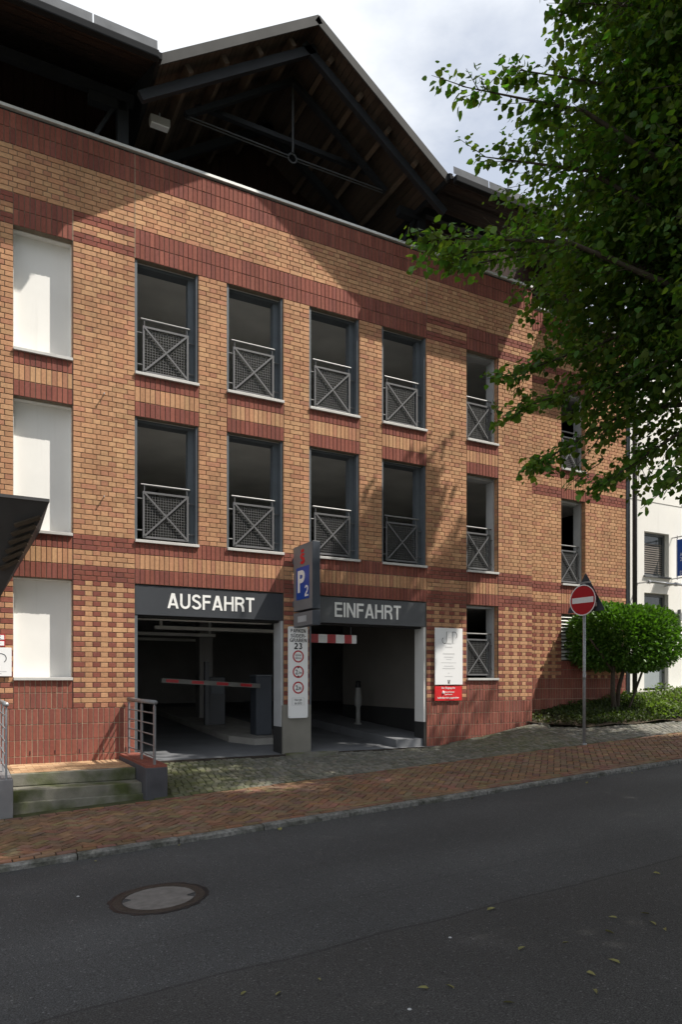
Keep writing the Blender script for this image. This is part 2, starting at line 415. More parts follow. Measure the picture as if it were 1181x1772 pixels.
def hb(i, j, w, h):
    g = 0.0038
    pts = [(i*W+g, j*W+g), ((i+w)*W-g, j*W+g), ((i+w)*W-g, (j+h)*W-g), (i*W+g, (j+h)*W-g)]
    return [((x-y)*ca+7.5, (x+y)*ca-3.2) for x, y in pts]
for i in range(-110, 111):
    for j in range(-110, 111):
        d = (i-j) % 4
        if d == 0: pl = hb(i, j, 2, 1)
        elif d == 3: pl = hb(i, j, 1, 2)
        else: continue
        if not (-3.2 < pl[0][0] < 15.5): continue
        pl = clip_poly(pl, -4.105, -2.215)
        if len(pl) >= 3 and area(pl) > 0.0012: items.append(paver_item(pl, random.uniform(-.003,.003)))
for y0, y1 in ((-2.21,-2.105),(-4.215,-4.11),(-4.325,-4.22)):
    x = -3.0 + random.random()*.2
    while x < 15.5:
        l = 0.206
        items.append(paver_item([(x+.003,y0+.003),(x+l-.003,y0+.003),(x+l-.003,y1-.003),(x+.003,y1-.003)], random.uniform(-.002,.004)))
        x += l
pieces(items, 'paver', M['paver'], path, 300)
# plain continuation far left / right
for xa, xb in ((-60,-3.1),(15.6,60)):
    b = MB(); b.add([(xa,-4.32,zpath(xa,-4.3)-.004),(xb,-4.32,zpath(xb,-4.3)-.004),(xb,-2.1,zpath(xb,-2.1)-.004),(xa,-2.1,zpath(xa,-2.1)-.004)],[(0,1,2,3)], PV[0])
    b.obj('paving_sheet', M['paver'], path)

# ------------------------------------------------------------------ granite kerb
kerb = thing('kerb', 'low weathered granite kerb between brick path and road', 'kerb', (0,-4.4,0)); kerb['kind'] = 'structure'; del kerb['category']
x = -60.0
while x < 60:
    l = 5.0 if not -4 < x < 15 else random.uniform(0.85, 1.15)
    dz = random.uniform(-.008,.008); dy = random.uniform(-.008,.008)
    b = MB(); g = .006
    xa, xb = x+g, x+l-g
    ya, yb = -4.445+dy, -4.335
    za, zb = .05*xa+.062+dz, .05*xb+.062+dz
    n = 5; pts = []
    for q in range(n+1):
        xx = lerp(xa, xb, q/n); zz = lerp(za, zb, q/n); j = random.uniform(-.005,.005)
        pts += [(xx, ya+j, zz-.25),(xx, ya+j, zz-.018),(xx, ya+.018+j, zz+random.uniform(-.003,.003)),(xx, yb, zz),(xx, yb, zz-.25)]
    fs = []
    for q in range(n):
        for r in range(4): fs.append((q*5+r, q*5+r+1, (q+1)*5+r+1, (q+1)*5+r)[::-1])
    fs += [(0,1,2,3,4), tuple(n*5+r for r in (4,3,2,1,0))]
    b.add(pts, fs); put(b.obj('kerb_stone', M['kerb']), kerb)
    x += l

# ------------------------------------------------------------------ stone setts of the forecourt
def bed_edge(x):   # front edge (y) of the planting bed
    P = [(11.3,0.0),(11.6,-.45),(12.2,-.95),(14,-1.35),(17,-1.6),(40,-1.7)]
    if x <= P[0][0]: return 99
    for (a, ya), (b_, yb) in zip(P, P[1:]):
        if x <= b_: return lerp(ya, yb, (x-a)/(b_-a))
    return -1.7
items = []
SV = [(0.15,0.145,0.125),(0.17,0.165,0.145),(0.13,0.128,0.115),(0.185,0.175,0.15),(0.14,0.14,0.12),(0.155,0.14,0.12)]
row = 0; y = -2.085
while y < -0.13:
    dy = random.uniform(.098,.116)
    x = 2.66 + random.random()*.1
    while x < 15.5:
        dx = random.uniform(.09,.135)
        # gentle arcs
        yo = 0.05*math.sin((x-2.6)*math.pi/1.3 + row*0.4)
        yc = y + dy/2 + yo
        if -2.07 < yc < -0.13 and yc < bed_edge(x):
            mo = max(0, min(1, 0.75*math.exp(-((x-3.0)/1.3)**2) + 0.45*math.exp(-((x-9.8)/1.6)**2) + random.uniform(-.25,.25)))
            tn = random.choice(SV); k = random.uniform(.8,1.2)
            tone = tuple(lerp(a*k, m_, mo) for a, m_ in zip(tn, (0.085,0.092,0.036)))
            def fn(b, x=x, yc=yc, dx=dx, dy=dy, tone=tone):
                j = lambda a: random.uniform(-a, a)
                hx, hy = dx/2-.006, dy/2-.006
                c = [(x+dx/2+sx*hx+j(.009), yc+sy*hy+j(.009)) for sx, sy in ((-1,-1),(1,-1),(1,1),(-1,1))]
                zz = zfore(x, yc)+j(.005)
                top = [(x+dx/2+(px-x-dx/2)*.72, yc+(py-yc)*.72, zz+zfore(px,py)-zfore(x+dx/2,yc)+j(.003)) for px, py in c]
                mid = [(px, py, zfore(px,py)-.011) for px, py in c]
                bot = [(px, py, zfore(px,py)-.03) for px, py in c]
                b.add(top+mid+bot, [(0,1,2,3)]+[(4+i,4+(i+1)%4,(i+1)%4,i) for i in range(4)]+[(8+i,8+(i+1)%4,4+(i+1)%4,4+i) for i in range(4)], tone)
            items.append((ssize((x,yc,zfore(x,yc)), dx*dy), fn))
        x += dx
    y += dy; row += 1
pieces(items, 'sett', M['sett'], fore, 300)
b = MB(); b.box(2.64,8.56,-.125,-.075,.40,.545); b.obj('drain_channel', M['iron'], fore)

# ------------------------------------------------------------------ parking garage
garage = thing('parking_garage', 'red and yellow brick parking garage with gabled roof and two vehicle entrances', 'building', (6,1,0.54))
def gpart(b, name, m, **k):
    return put(b.obj(name, m, **k), garage)
Z0 = 1.465
def zk(k): return Z0 + k/12.0
XS = dict(a=-6.0, b=.716, c=1.595, d=2.584, e=3.694, f=4.21, g=5.321, h=5.854, i=6.956, j=7.477, k=8.563, l=9.612, m=10.485, n=11.484)
TH = 0.125
REC = 0.011
wall = MB()
def solid(x0, x1, z0, z1, y=0.0, th=TH): wall.box(x0, x1, y+REC, y+th, z0, z1)
ROWS = [(zk(6), zk(25)), (zk(34), zk(59)), (zk(68), zk(91))]   # openings, ground / middle / top floor
ZT = zk(112); ZB = -0.4
X = XS
solid(X['a'], X['b'], ZB, ZT); solid(X['c'], X['d'], ZB, ZT); solid(X['k'], X['l'], ZB, ZT); solid(X['m'], X['n'], ZB, ZT)
for p, q in (('b','c'),('l','m')):
    solid(X[p], X[q], ZB, ROWS[0][0]-.05); solid(X[p], X[q], ROWS[0][1], ROWS[1][0]-.05); solid(X[p], X[q], ROWS[1][1], ROWS[2][0]-.05); solid(X[p], X[q], ROWS[2][1], ZT)
for p, q in (('d','e'),('f','g'),('h','i'),('j','k')):
    solid(X[p], X[q], ROWS[0][1], ROWS[1][0]-.05); solid(X[p], X[q], ROWS[1][1], ROWS[2][0]-.05); solid(X[p], X[q], ROWS[2][1], ZT)
for p, q in (('e','f'),('i','j')): solid(X[p], X[q], ROWS[0][1], ZT)
solid(X['g'], X['h'], ZB, ZT)
SY = 0.6   # set-back wing on the right
SX0, SX1, SX2, SX3 = X['n'], 13.0, 13.82, 15.29
solid(SX0, SX1, ZB, ZT, SY); solid(SX2, SX3, ZB, ZT, SY)
SROWS = [(2.40, zk(25)), ROWS[1], ROWS[2]]
for z0, z1 in ((ZB, SROWS[0][0]), (SROWS[0][1], ROWS[1][0]-.05), (ROWS[1][1], ROWS[2][0]-.05), (ROWS[2][1], ZT)): solid(SX1, SX2, z0, z1, SY)
wall.box(X['n']-.12, X['n']-.011, TH, SY+TH, ZB, ZT)
wall.box(SX3-.1, SX3-.011, SY+TH, SY+6, ZB, ZT)
wall_o = gpart(wall, 'brick_wall', M['mortar'])
YL = [(0.462,0.252,0.139),(0.448,0.240,0.132),(0.476,0.268,0.149),(0.435,0.222,0.124),(0.405,0.196,0.118),(0.468,0.272,0.147),(0.45,0.246,0.135)]
RD = [(0.234,0.079,0.057),(0.22,0.074,0.055),(0.246,0.086,0.062),(0.21,0.073,0.057)]
def tone(kind):
    base = random.choice(YL if kind == 'y' else RD)
    k = random.uniform(.87,1.1); return tuple(c*k for c in base)
BR = []
def brick(x0, x1, z0, z1, kind, y=0.0):
    j = .005
    x0, x1, z0, z1 = x0+j, x1-j, z0+j, z1-j
    if x1-x0 < .02: return
    t = tone(kind); dy = random.uniform(-.0025,.0025)
    def fn(b):
        ya, yb = y+dy, y+REC+.004; h = .004
        v = [(x0+h,ya,z0+h),(x1-h,ya,z0+h),(x1-h,ya,z1-h),(x0+h,ya,z1-h),(x0,ya+h,z0),(x1,ya+h,z0),(x1,ya+h,z1),(x0,ya+h,z1),(x0,yb,z0),(x1,yb,z0),(x1,yb,z1),(x0,yb,z1)]
        fs = [(0,1,2,3)]
        for i in range(4):
            n = (i+1) % 4
            fs += [(4+i,4+n,n,i),(8+i,8+n,4+n,4+i)]
        b.add(v, fs, t)
    BR.append((ssize(((x0+x1)/2, y, (z0+z1)/2), (x1-x0)*(z1-z0)), fn))
def bond(x0, x1, k0, k1, cf, y=0.0):
    """English bond between courses k0 and k1; cf(course, index, kind) gives the colour"""
    wd = x1-x0; n = max(1, round(wd/.25)); p = wd/n
    for k in range(k0, k1):
        if k % 2: ed = [0, p/2] + [p/2+p*i for i in range(1, n)] + [wd]
        else:
            ed = [0, .75*p]
            while ed[-1] + p/2 < wd-.7*p: ed.append(ed[-1]+p/2)
            ed.append(wd)
        for i, (a, b_) in enumerate(zip(ed, ed[1:])):
            brick(x0+a, x0+b_, zk(k), zk(k+1), cf(k, i), y)
def soldiers(x0, x1, z0, rows, cols, y=0.0, h=.25):
    wd = x1-x0; n = max(1, round(wd*12)); p = wd/n
    if z0 < Z0+.3: PALE.box(x0+.001, x1-.001, y+REC-.004, y+REC+.02, z0+.001, z0+rows*h-.001)
    for r in range(rows):
        for i in range(n): brick(x0+i*p, x0+(i+1)*p, z0+r*h, z0+(r+1)*h, cols[r], y)
PALE = MB()
yel = lambda k, i: 'y'
def chk(k, i): return 'r' if (k % 2 == 0 and i % 2 == 0) else 'y'
def tri(k, i): return 'y' if 3 <= (k-25) % 34 < 6 else 'r'
def pier(x0, x1, y=0.0, k0=0, band59=False, band91=True):
    bond(x0, x1, k0, 25, chk, y); bond(x0, x1, 25, 34, tri, y)
    if band59: bond(x0, x1, 34, 59, yel, y); bond(x0, x1, 59, 68, lambda k, i: 'y' if 62 <= k < 65 else 'r', y); bond(x0, x1, 68, 91, yel, y)
    else: bond(x0, x1, 34, 91, yel, y)
    if band91: bond(x0, x1, 91, 97, lambda k, i: 'y' if 93 <= k < 95 else 'r', y)
pier(-1.784, X['b']); pier(X['c'], X['d']); pier(X['k'], X['l']); pier(X['m'], X['n'])
bond(X['g'], X['h'], 0, 25, chk); bond(X['g'], X['h'], 25, 34, tri); bond(X['g'], X['h'], 34, 91, yel)
for p, q in (('e','f'),('i','j')): bond(X[p], X[q], 34, 91, yel)
for p, q in (('b','c'),('l','m')):
    soldiers(X[p], X[q], Z0, 2, 'rr'); soldiers(X[p], X[q], zk(91), 2, 'rr')
    for k in (25, 59): soldiers(X[p], X[q], zk(k), 3, 'ryr')
for p, q in (('d','g'),('h','k')):
    soldiers(X[p], X[q], zk(25), 3, 'ryr')
    soldiers(X[p], X[q], zk(91), 2, 'rr')
soldiers(X['g'], X['h'], zk(91), 2, 'rr')
for p, q in (('d','e'),('f','g'),('h','i'),('j','k')): soldiers(X[p], X[q], zk(59), 3, 'ryr')
for x0, x1 in ((-1.916, X['d']), (X['d'], X['k']), (X['k'], X['n'])):
    bond(x0, x1, 97, 106, yel); soldiers(x0, x1, zk(106), 2, 'rr')
soldiers(-1.784, X['d'], Z0-1.25, 5, 'rrrrr'); soldiers(X['k'], X['n'], Z0-1.0, 4, 'rrrr')
pier(SX0, SX1, SY, 6, True); pier(SX2, SX3, SY, 6, True)
soldiers(SX0, SX3, zk(6)-1.25, 5, 'rrrrr', SY)
soldiers(SX1, SX2, zk(6), 2, 'rr', SY, .2165)
for k in (25, 59): soldiers(SX1, SX2, zk(k), 3, 'ryr', SY)
soldiers(SX1, SX2, zk(91), 2, 'rr', SY)
bond(SX0, SX3, 97, 106, yel, SY); soldiers(SX0, SX3, zk(106), 2, 'rr', SY)
pieces(BR, 'brick', M['brick'], None, 300)
for o in list(COL.objects):
    if o.type == 'MESH' and o.name.split('.')[0] == 'brick' and o.parent is None:
        o.parent = wall_o; o.matrix_parent_inverse = Matrix.Identity(4)
wall_o.matrix_parent_inverse = Matrix.Translation(-Vector(garage.location))
o = gpart(PALE, 'pale_pointing', M['palemortar']); o['kind'] = 'stuff'
for xj, za, zb_, mj in ((X['d'],zk(91),zk(112),'palemortar'),(X['c'],zk(91),zk(97),'palemortar'),(X['k'],zk(97),zk(112),'palemortar'),(X['c'],Z0,zk(91),'black'),(X['m'],Z0,zk(91),'black')):
    b = MB(); b.box(xj-.005, xj+.005, -.0035, .012, za, zb_); gpart(b, 'expansion_joint', M[mj])
# brick reveals of the right-hand jambs
rv = MB()
def reveal(xr, z0, z1, y0, y1, kind='y'):
    n = int(round((z1-z0)*12)); h = (z1-z0)/n
    for i in range(n): rv.box(xr-.004, xr+.004, y0+.004, y1, z0+i*h+.005, z0+(i+1)*h-.005, tone(kind))
for q in ('c','e','g','i','k','m'):
    for r, (z0, z1) in enumerate(ROWS):
        if r == 0 and q not in 'cm': continue
        reveal(X[q], z0, z1, 0.0, TH)
for z0, z1 in ROWS[1:]: reveal(SX2, z0, z1, SY, SY+TH)
o = gpart(rv, 'reveal_brick', M['brick']); o['kind'] = 'stuff'
# small weep slots near the foot of the plinth
ws = MB()
for i in range(5): ws.box(.95+i*.37, .962+i*.37, -.006, .004, .735, .80)
for i in range(8): ws.box(8.9+i*.333, 8.912+i*.333, -.006, .004, .985+.0*i, 1.05)
gpart(ws, 'weep_slot', M['black'])
# anchor pins left in the wall
for x_, z_ in ((2.07, 6.62), (2.07, 4.93)):
    b = MB(); b.tube([(x_,.02,z_),(x_,-.10,z_+.01)], .011, 6); gpart(b, 'anchor_pin', M['galv'])

# coping
b = MB(); b.box(-6, X['n']+.03, -.035, .32, ZT+.035, ZT+.085); gpart(b, 'coping', M['coping'], bevel=.004)
b = MB(); b.box(-6, X['n'], .03, .30, ZT, ZT+.033); gpart(b, 'coping_shadow_gap', M['gutter'])  # recessed strip coloured dark to give the shadow gap under the coping
b = MB(); b.box(X['n']+.035, SX3+.03, SY-.035, SY+.32, ZT+.035, ZT+.085); gpart(b, 'coping', M['coping'], bevel=.004)

# window linings, sills, railings
def sill(x0, x1, z, y=0.0):
    b = MB(); b.box(x0+.003, x1-.003, y-.045, y+.30, z-.048, z); gpart(b, 'window_sill', M['sill'], bevel=.004)
def lining(x0, x1, z0, z1, y=0.0, pale=False, depth=.36):
    m = M['lining'] if pale else M['steel']
    b = MB(); ys = y+(TH+.002 if pale else .03)
    b.box(x0+.004, x0+.045, ys, y+depth, z0, z1)
    b.box(x1-.045, x1-.006, ys, y+depth, z0, z1)
    b.box(x0+.045, x1-.045, y+.15, y+depth, z1-.05, z1-.004)
    gpart(b, 'window_frame', m)
    if not pale:
        b = MB(); b.box(x1-.15, x1-.05, y+.16, y+.30, z0, z1-.05); gpart(b, 'window_post', M['steel'])
def railing(x0, x1, z, y=0.12, mg=.155, h=.80):
    r = MB(); a, c = x0+mg, x1-mg; z0, z1 = z+.06, z+.06+h; t = .034
    r.box(a, a+t, y-t/2, y+t/2, z0, z1); r.box(c-t, c, y-t/2, y+t/2, z0, z1)
    r.box(a+t, c-t, y-t/2, y+t/2, z0, z0+t); r.box(a+t, c-t, y-t/2, y+t/2, z1-t, z1)
    ro = gpart(r, 'railing', M['rail'])
    def sub(b, name, m):
        o = b.obj(name, m, ro); return o
    b = MB(); b.tube([(a-.03,y,z1+.115),(c+.03,y,z1+.115)], .018, 8); sub(b, 'handrail', M['handrail'])
    for q in (a+.03, c-.03):
        b = MB(); b.tube([(q,y,z1),(q,y,z1+.1)], .009, 6); sub(b, 'handrail_support', M['rail'])
    for s_ in (0, 1):
        b = MB(); za, zb = (z0+t, z1-t) if s_ else (z1-t, z0+t)
        b.beam((a+t, y-.022-.008*s_, za), (c-t, y-.022-.008*s_, zb), .010, .030, (0,-1,0) if False else (0,0,1)); sub(b, 'cross_bar', M['rail'])
    b = MB(); n = 16
    for i in range(1, n):
        xx = lerp(a+t, c-t, i/n); zz = lerp(z0+t, z1-t, i/n)
        b.box(xx-.0045, xx+.0045, y+.004, y+.010, z0+t, z1-t); b.box(a+t, c-t, y+.010, y+.016, zz-.0045, zz+.0045)
    sub(b, 'infill_mesh', M['dmesh'])
    for zz in (z0+.13, z1-.13):
        for u0, u1 in ((x0+.04,a),(c,x1-.05)):
            b = MB(); b.tube([(u0,y,zz),(u1,y,zz)], .012, 6); sub(b, 'bracket', M['rail'])
M['dmesh'] = mat('woven_mesh', (0.10,0.10,0.10), 0.6, 0.1, 9)
for p, q in (('d','e'),('f','g'),('h','i'),('j','k')):
    for z0, z1 in ROWS[1:]:
        sill(X[p], X[q], z0); lining(X[p], X[q], z0, z1); railing(X[p], X[q], z0)
for z0, z1 in ROWS:
    sill(X['l'], X['m'], z0); lining(X['l'], X['m'], z0, z1, pale=True); railing(X['l'], X['m'], z0, .16, .10)
for z0, z1 in ROWS[1:]:
    sill(SX1, SX2, z0, SY); lining(SX1, SX2, z0, z1, SY, True); railing(SX1, SX2, z0, SY+.16, .10)
for z0, z1 in ROWS:
    b = MB(); b.box(X['b']+.003, X['c']-.003, .25, .30, z0, z1+.02)
    gpart(b, 'blind_panel', M['white'])
    b = MB(); b.box(X['b']+.002, X['b']+.012, TH+.002, .25, z0, z1); b.box(X['c']-.012, X['c']-.002, TH+.002, .25, z0, z1); b.box(X['b'], X['c'], TH+.002, .25, z1-.01, z1+.01)
    gpart(b, 'panel_lining', M['white']); sill(X['b'], X['c'], z0)
# louvre in the set-back wing
b = MB(); b.box(SX1+.003, SX2-.003, SY+.10, SY+.13, SROWS[0][0], SROWS[0][1]); lv = gpart(b, 'louvre', M['interior_dark'])
n = 13
for i in range(n):
    z = SROWS[0][0]+.03+i*(SROWS[0][1]-SROWS[0][0]-.03)/n
    b = MB(); b.add([(SX1+.01,SY+.012,z),(SX2-.01,SY+.012,z),(SX2-.01,SY+.095,z+.06),(SX1+.01,SY+.095,z+.06),(SX1+.01,SY+.02,z-.006),(SX2-.01,SY+.02,z-.006),(SX2-.01,SY+.1,z+.054),(SX1+.01,SY+.1,z+.054)],
        [(0,1,2,3),(7,6,5,4),(0,4,5,1),(1,5,6,2),(2,6,7,3),(3,7,4,0)]); b.obj('slat', M['white'], lv)

# entrance fascias with lettering, reveals
def text(body, m, org, U, V, width=None, height=None, parent=None, depth=.004, bold=.0, name='lettering', align='c', sx=1.0):
    c = bpy.data.curves.new('t', 'FONT'); c.body = body; c.size = 1.0; c.extrude = 0.02; c.offset = bold; c.resolution_u = 3
    c.space_line = 0.9; c.align_x = 'CENTER'
    o = bpy.data.objects.new('t', c); COL.objects.link(o)
    dg = bpy.context.evaluated_depsgraph_get(); dg.update()
    me = bpy.data.meshes.new_from_object(o.evaluated_get(dg))
    bpy.data.objects.remove(o); bpy.data.curves.remove(c)
    n = len(me.vertices); co = np.empty(n*3); me.vertices.foreach_get('co', co); co = co.reshape(-1,3)
    lo, hi = co.min(0), co.max(0); ctr = (lo+hi)/2
    kx = width/(hi[0]-lo[0]) if width else None; ky = height/(hi[1]-lo[1]) if height else None
    kx = kx or ky; ky = ky or kx
    U = np.array(U, float); V = np.array(V, float); Nn = np.cross(U, V)
    P = np.array(org)[None] + (co[:,0:1]-ctr[0])*kx*U + (co[:,1:2]-ctr[1])*ky*V + ((co[:,2:3]-lo[2])/(hi[2]-lo[2])*depth)*Nn
    me.vertices.foreach_set('co', P.ravel()); me.update(); me.materials.clear(); me.materials.append(m)
    ob = bpy.data.objects.new(name, me); COL.objects.link(ob)
    if parent: ob.parent = parent; ob.matrix_parent_inverse = parent.matrix_world.inverted() if False else Matrix.Identity(4)
    return ob
def tchild(root_loc, o, parent):
    o.parent = parent; o.matrix_parent_inverse = Matrix.Translation(-Vector(root_loc)); return o
def arc(cx, cy, rx, ry, a0, a1, n=10): return [(cx+rx*math.cos(rad(a0+(a1-a0)*i/n)), cy+ry*math.sin(rad(a0+(a1-a0)*i/n))) for i in range(n+1)]
def glyph(ch, t):
    h = t/2; w_ = .70; r = w_-h
    S_ = {}
    if ch == 'A': return .76, [], [[(0,0),(.2*t/.19,0),(.47,1),(.27,1)],[(.76,0),(.49,1),(.29,1),(.76-.2*t/.19,0)],[(.17,.2),(.59,.2),(.55,.2+t*.85),(.21,.2+t*.85)]]
    if ch == 'N': return .72, [[(h,0),(h,1)],[(.72-h,0),(.72-h,1)]], [[(0,1),(t*1.1,1),(.72,0),(.72-t*1.1,0)]]
    if ch == 'K': return .74, [[(h,0),(h,1)]], [[(t,.30),(t,.56),(.46,1),(.70,1)],[(.25,.52),(.40,.66),(.76,0),(.53,0)]]
    G = {
     'I': (t, [[(h,0),(h,1)]]), 'H': (.70, [[(h,0),(h,1)],[(.70-h,0),(.70-h,1)],[(t,.53),(.70-t,.53)]]),
     'T': (.64, [[(.32,0),(.32,1)],[(0,1-h),(.64,1-h)]]), 'F': (.58, [[(h,0),(h,1)],[(t,1-h),(.58,1-h)],[(t,.53),(.53,.53)]]),
     'E': (.62, [[(h,0),(h,1)],[(t,1-h),(.61,1-h)],[(t,.53),(.57,.53)],[(t,h),(.62,h)]]),
     'U': (.70, [[(h,1)]+arc(.35,.35,.35-h,.35-h,180,360,14)+[(.70-h,1)]]), '-': (.32, [[(0,.38),(.32,.38)]]),
     'P': (.66, [[(h,0),(h,1)],[(t,1-h),(.36,1-h)]+arc(.36,.71,.30-h,.29-h,90,-90,12)[1:]+[(t,.42+h)]]),
     'R': (.70, [[(h,0),(h,1)],[(t,1-h),(.38,1-h)]+arc(.38,.73,.30-h,.27-h,90,-90,12)[1:]+[(t,.46+h)],[(.40,.50),(.52,.40),(.58,.25),(.60,0)]]),
     'D': (.70, [[(h,0),(h,1)],[(t,1-h),(.30,1-h)]+arc(.30,.5,.40-h,.5-h,90,-90,14)[1:]+[(t,h)]]),
     'B': (.68, [[(h,0),(h,1)],[(t,1-h),(.38,1-h)]+arc(.38,.75,.25-h,.25-h,90,-90,10)[1:]+[(t,.5+h*.5)],[(t,.5),(.38,.5)]+arc(.39,.27+h*.3,.29-h,.27-h*.6,90,-90,10)[1:]+[(t,h)]]),
     'G': (.76, [arc(.38,.5,.38-h,.5-h,42,325,20)+[(.70,.27)],[(.70-h*.2,0),(.70-h*.2,.47)],[(.42,.45),(.66,.45)]]),
     'S': (.66, [arc(.33,.735,.29-h*.8,.265-h,12,215,14)+[(.33,.525),(.45,.485)]+arc(.33,.275,.33-h,.275-h,40,-168,16)]),
     '2': (.58, [arc(.29,.70,.28-h,.30-h,165,-30,14)+[(.40,.44),(.20,.27),(h*1.1,.13)],[(0,h),(.58,h)]]),
     '3': (.58, [arc(.28,.735,.26-h,.265-h,160,-90,14),arc(.28,.285,.29-h,.285-h,90,-160,14)]),
    }
    if ch == '\u00dc':
        w0, st_ = G['U']; return w0, st_+[[(.2,1.08),(.2,1.08+t)],[(.5,1.08),(.5,1.08+t)]], []
    w0, st_ = G[ch]; return w0, st_, []
def lettering(body, m, org, U, V, width, height, parent, t=.18, gap=.13, depth=.004, name='lettering'):
    """block capitals drawn as strokes; one mesh per word"""
    U = Vector(U); V = Vector(V); Nn = U.cross(V); org = Vector(org)
    x = 0; quads = []
    for ch in body:
        if ch == ' ': x += .35; continue
        w0, strokes, polys = glyph(ch, t)
        for st_ in strokes:
            P = [Vector((p[0]+x, p[1])) for p in st_]; L = []
            for i, p in enumerate(P):
                d1 = (P[i]-P[i-1]).normalized() if i else (P[1]-P[0]).normalized()
                d2 = (P[i+1]-P[i]).normalized() if i < len(P)-1 else d1
                nn = Vector((-(d1+d2).y, (d1+d2).x)); nn.normalize()
                k = 1/max(.5, nn.dot(Vector((-d1.y,d1.x)))); L.append((p+nn*t/2*k, p-nn*t/2*k))
            for (a, b_), (c, d) in zip(L, L[1:]): quads.append([b_, d, c, a])
        for pl in polys: quads.append([Vector((p[0]+x, p[1])) for p in pl])
        x += w0+gap
    tot = x-gap; b = MB(); kx = width/tot; k = 0
    for q in quads:
        ar = sum(q[i].x*q[(i+1)%4].y-q[(i+1)%4].x*q[i].y for i in range(4))
        if ar < 0: q = q[::-1]
        dd = depth+.00012*(k % 7); k += 1
        b.prism([org+U*((p.x-tot/2)*kx)+V*((p.y-.5)*height) for p in q], Nn*dd)
    o = b.obj(name, m); o.parent = parent
    return o
FX, FZ = (1,0,0), (0,0,1)
for (p, q, word, tx, tw, m, th_) in (('d','g','AUSFAHRT',3.94,1.60,'fascia',.262), ('h','k','EINFAHRT',7.17,1.53,'fascia2',.285)):
    b = MB(); b.box(X[p]+.004, X[q]-.004, .02, .12, 3.03, zk(25)-.012); fo = gpart(b, 'fascia_panel', M[m], bevel=.006)
    lettering(word, M['letter'], (tx, .0185, 3.295), FX, FZ, tw, th_, fo, .158, .10)
    b = MB(); b.box(X[p], X[q], .13, .35, 3.0, zk(25)-.012); gpart(b, 'lintel', M['interior_dark'])
    b = MB(); b.box(X[q]-.05, X[q]-.004, .03, .37, 1.05, 3.03); gpart(b, 'jamb_lining', M['lining' if p == 'd' else 'white'])
    b = MB(); b.box(X[q]-.055, X[q]-.004, .02, .38, .5, 1.05); gpart(b, 'jamb_base', M['interior_dark'])
    b = MB(); b.box(X[p]+.004, X[p]+.05, .03, .37, .5, 3.03); gpart(b, 'jamb_lining', M['steel'])
b = MB(); b.box(X['g']-.03, X['h']+.02, -.03, .37, .40, 1.452); gpart(b, 'pier_cladding', M['cladding'], bevel=.008)
# interior: floors, ceilings, walls, beams
b = MB()
nq = 12
for i in range(nq):
    ya, yb = -.075+i, -.075+i+1
    fz = lambda y: .54+.05*max(0,y)
    b.add([(-6,ya,fz(ya)),(15.2,ya,fz(ya)),(15.2,yb,fz(yb)),(-6,yb,fz(yb))], [(0,1,2,3)])
b.add([(X['d'],-.075,.54),(X['k'],-.075,.54),(X['k'],-.075,.2),(X['d'],-.075,.2)],[(0,3,2,1)])
gpart(b, 'driveway_floor', M['garage_floor'])
b = MB()
for z0, z1 in ((3.60,4.20),(6.55,7.05),(9.25,10.55)):
    b = MB(); b.box(-6, 11.37, .36, 12, z0, z1); b.box(11.37, 15.17, .96, 12, z0, z1); gpart(b, 'floor_slab', M['ceiling'])
b = MB(); b.box(-6, 15.2, 12, 12.2, 0, 10.5); b.box(-6.2,-6,.1,12,-.3,12); b.box(15.19,15.27,.8,12,0,10.5)
b.box(1.7, 2.4, .4, 12, .4, 3.6); gpart(b, 'inner_wall', M['interior'])
b = MB()
for y, xa, xb in ((.55,2.45,5.3),(2.8,3.6,7.0),(4.9,3.2,5.6),(7.2,2.5,6.2)):
    b = MB(); b.box(xa, xb, y, y+.14, 3.0, 3.07); b.box(xa+.1, xa+.16, y+.05, y+.09, 3.07, 3.6); b.box(xb-.16, xb-.1, y+.05, y+.09, 3.07, 3.6); gpart(b, 'ceiling_batten', M['white'])
b = MB(); b.box(9.0, 9.12, .4, 4.5, 1.28, 3.6); gpart(b, 'inner_wall', M['cream'])
b = MB(); b.box(8.99, 9.13, .4, 4.5, .5, 1.28); gpart(b, 'wall_dado', M['interior_dark'])
for xx in (4.2, 7.2, 10.0):
    for z0, z1 in ((4.2,6.55),(7.05,9.25)):
        b = MB(); b.box(xx, xx+.3, 5, 5.3, z0, z1); gpart(b, 'column', M['interior'])
b = MB(); b.box(5.4,5.75,5.6,5.95,.6,3.6); gpart(b, 'column', M['interior'])
# walkway kerb inside the right entrance, and the barrier island
b = MB(); b.add([(7.85,.06,.70),(8.95,.06,.70),(8.95,9,1.25),(7.85,9,1.25),(7.85,.06,.4),(8.95,.06,.4),(8.95,9,.4),(7.85,9,.4)],[(0,1,2,3),(0,4,5,1),(0,3,7,4)])
gpart(b, 'walkway', M['garage_floor'])
b = MB()
pl = [(5.25,1.3),(5.9,1.3),(6.25,1.9),(6.25,9),(4.9,9),(4.9,1.9)]
b.add([(x,y,.54+.05*y+.13) for x,y in pl]+[(x,y,.5) for x,y in pl], [tuple(range(6))]+[(i,6+i,6+(i+1)%6,(i+1)%6) for i in range(6)])
gpart(b, 'island_kerb', M['concrete'])
b = MB(); pts = []
for i in range(13):
    t = math.pi*i/12; pts.append((5.86+.56*math.cos(t), -.075-.34*math.sin(t)))
b.add([(x,y,.565) for x,y in pts]+[(x+.0,y-.0,.3) for x,y in pts], [tuple(range(13))]+[(i,13+i,13+(i+1)%13,(i+1)%13) for i in range(13)])
o = gpart(b, 'pier_kerb_stone', M['mossstone'])

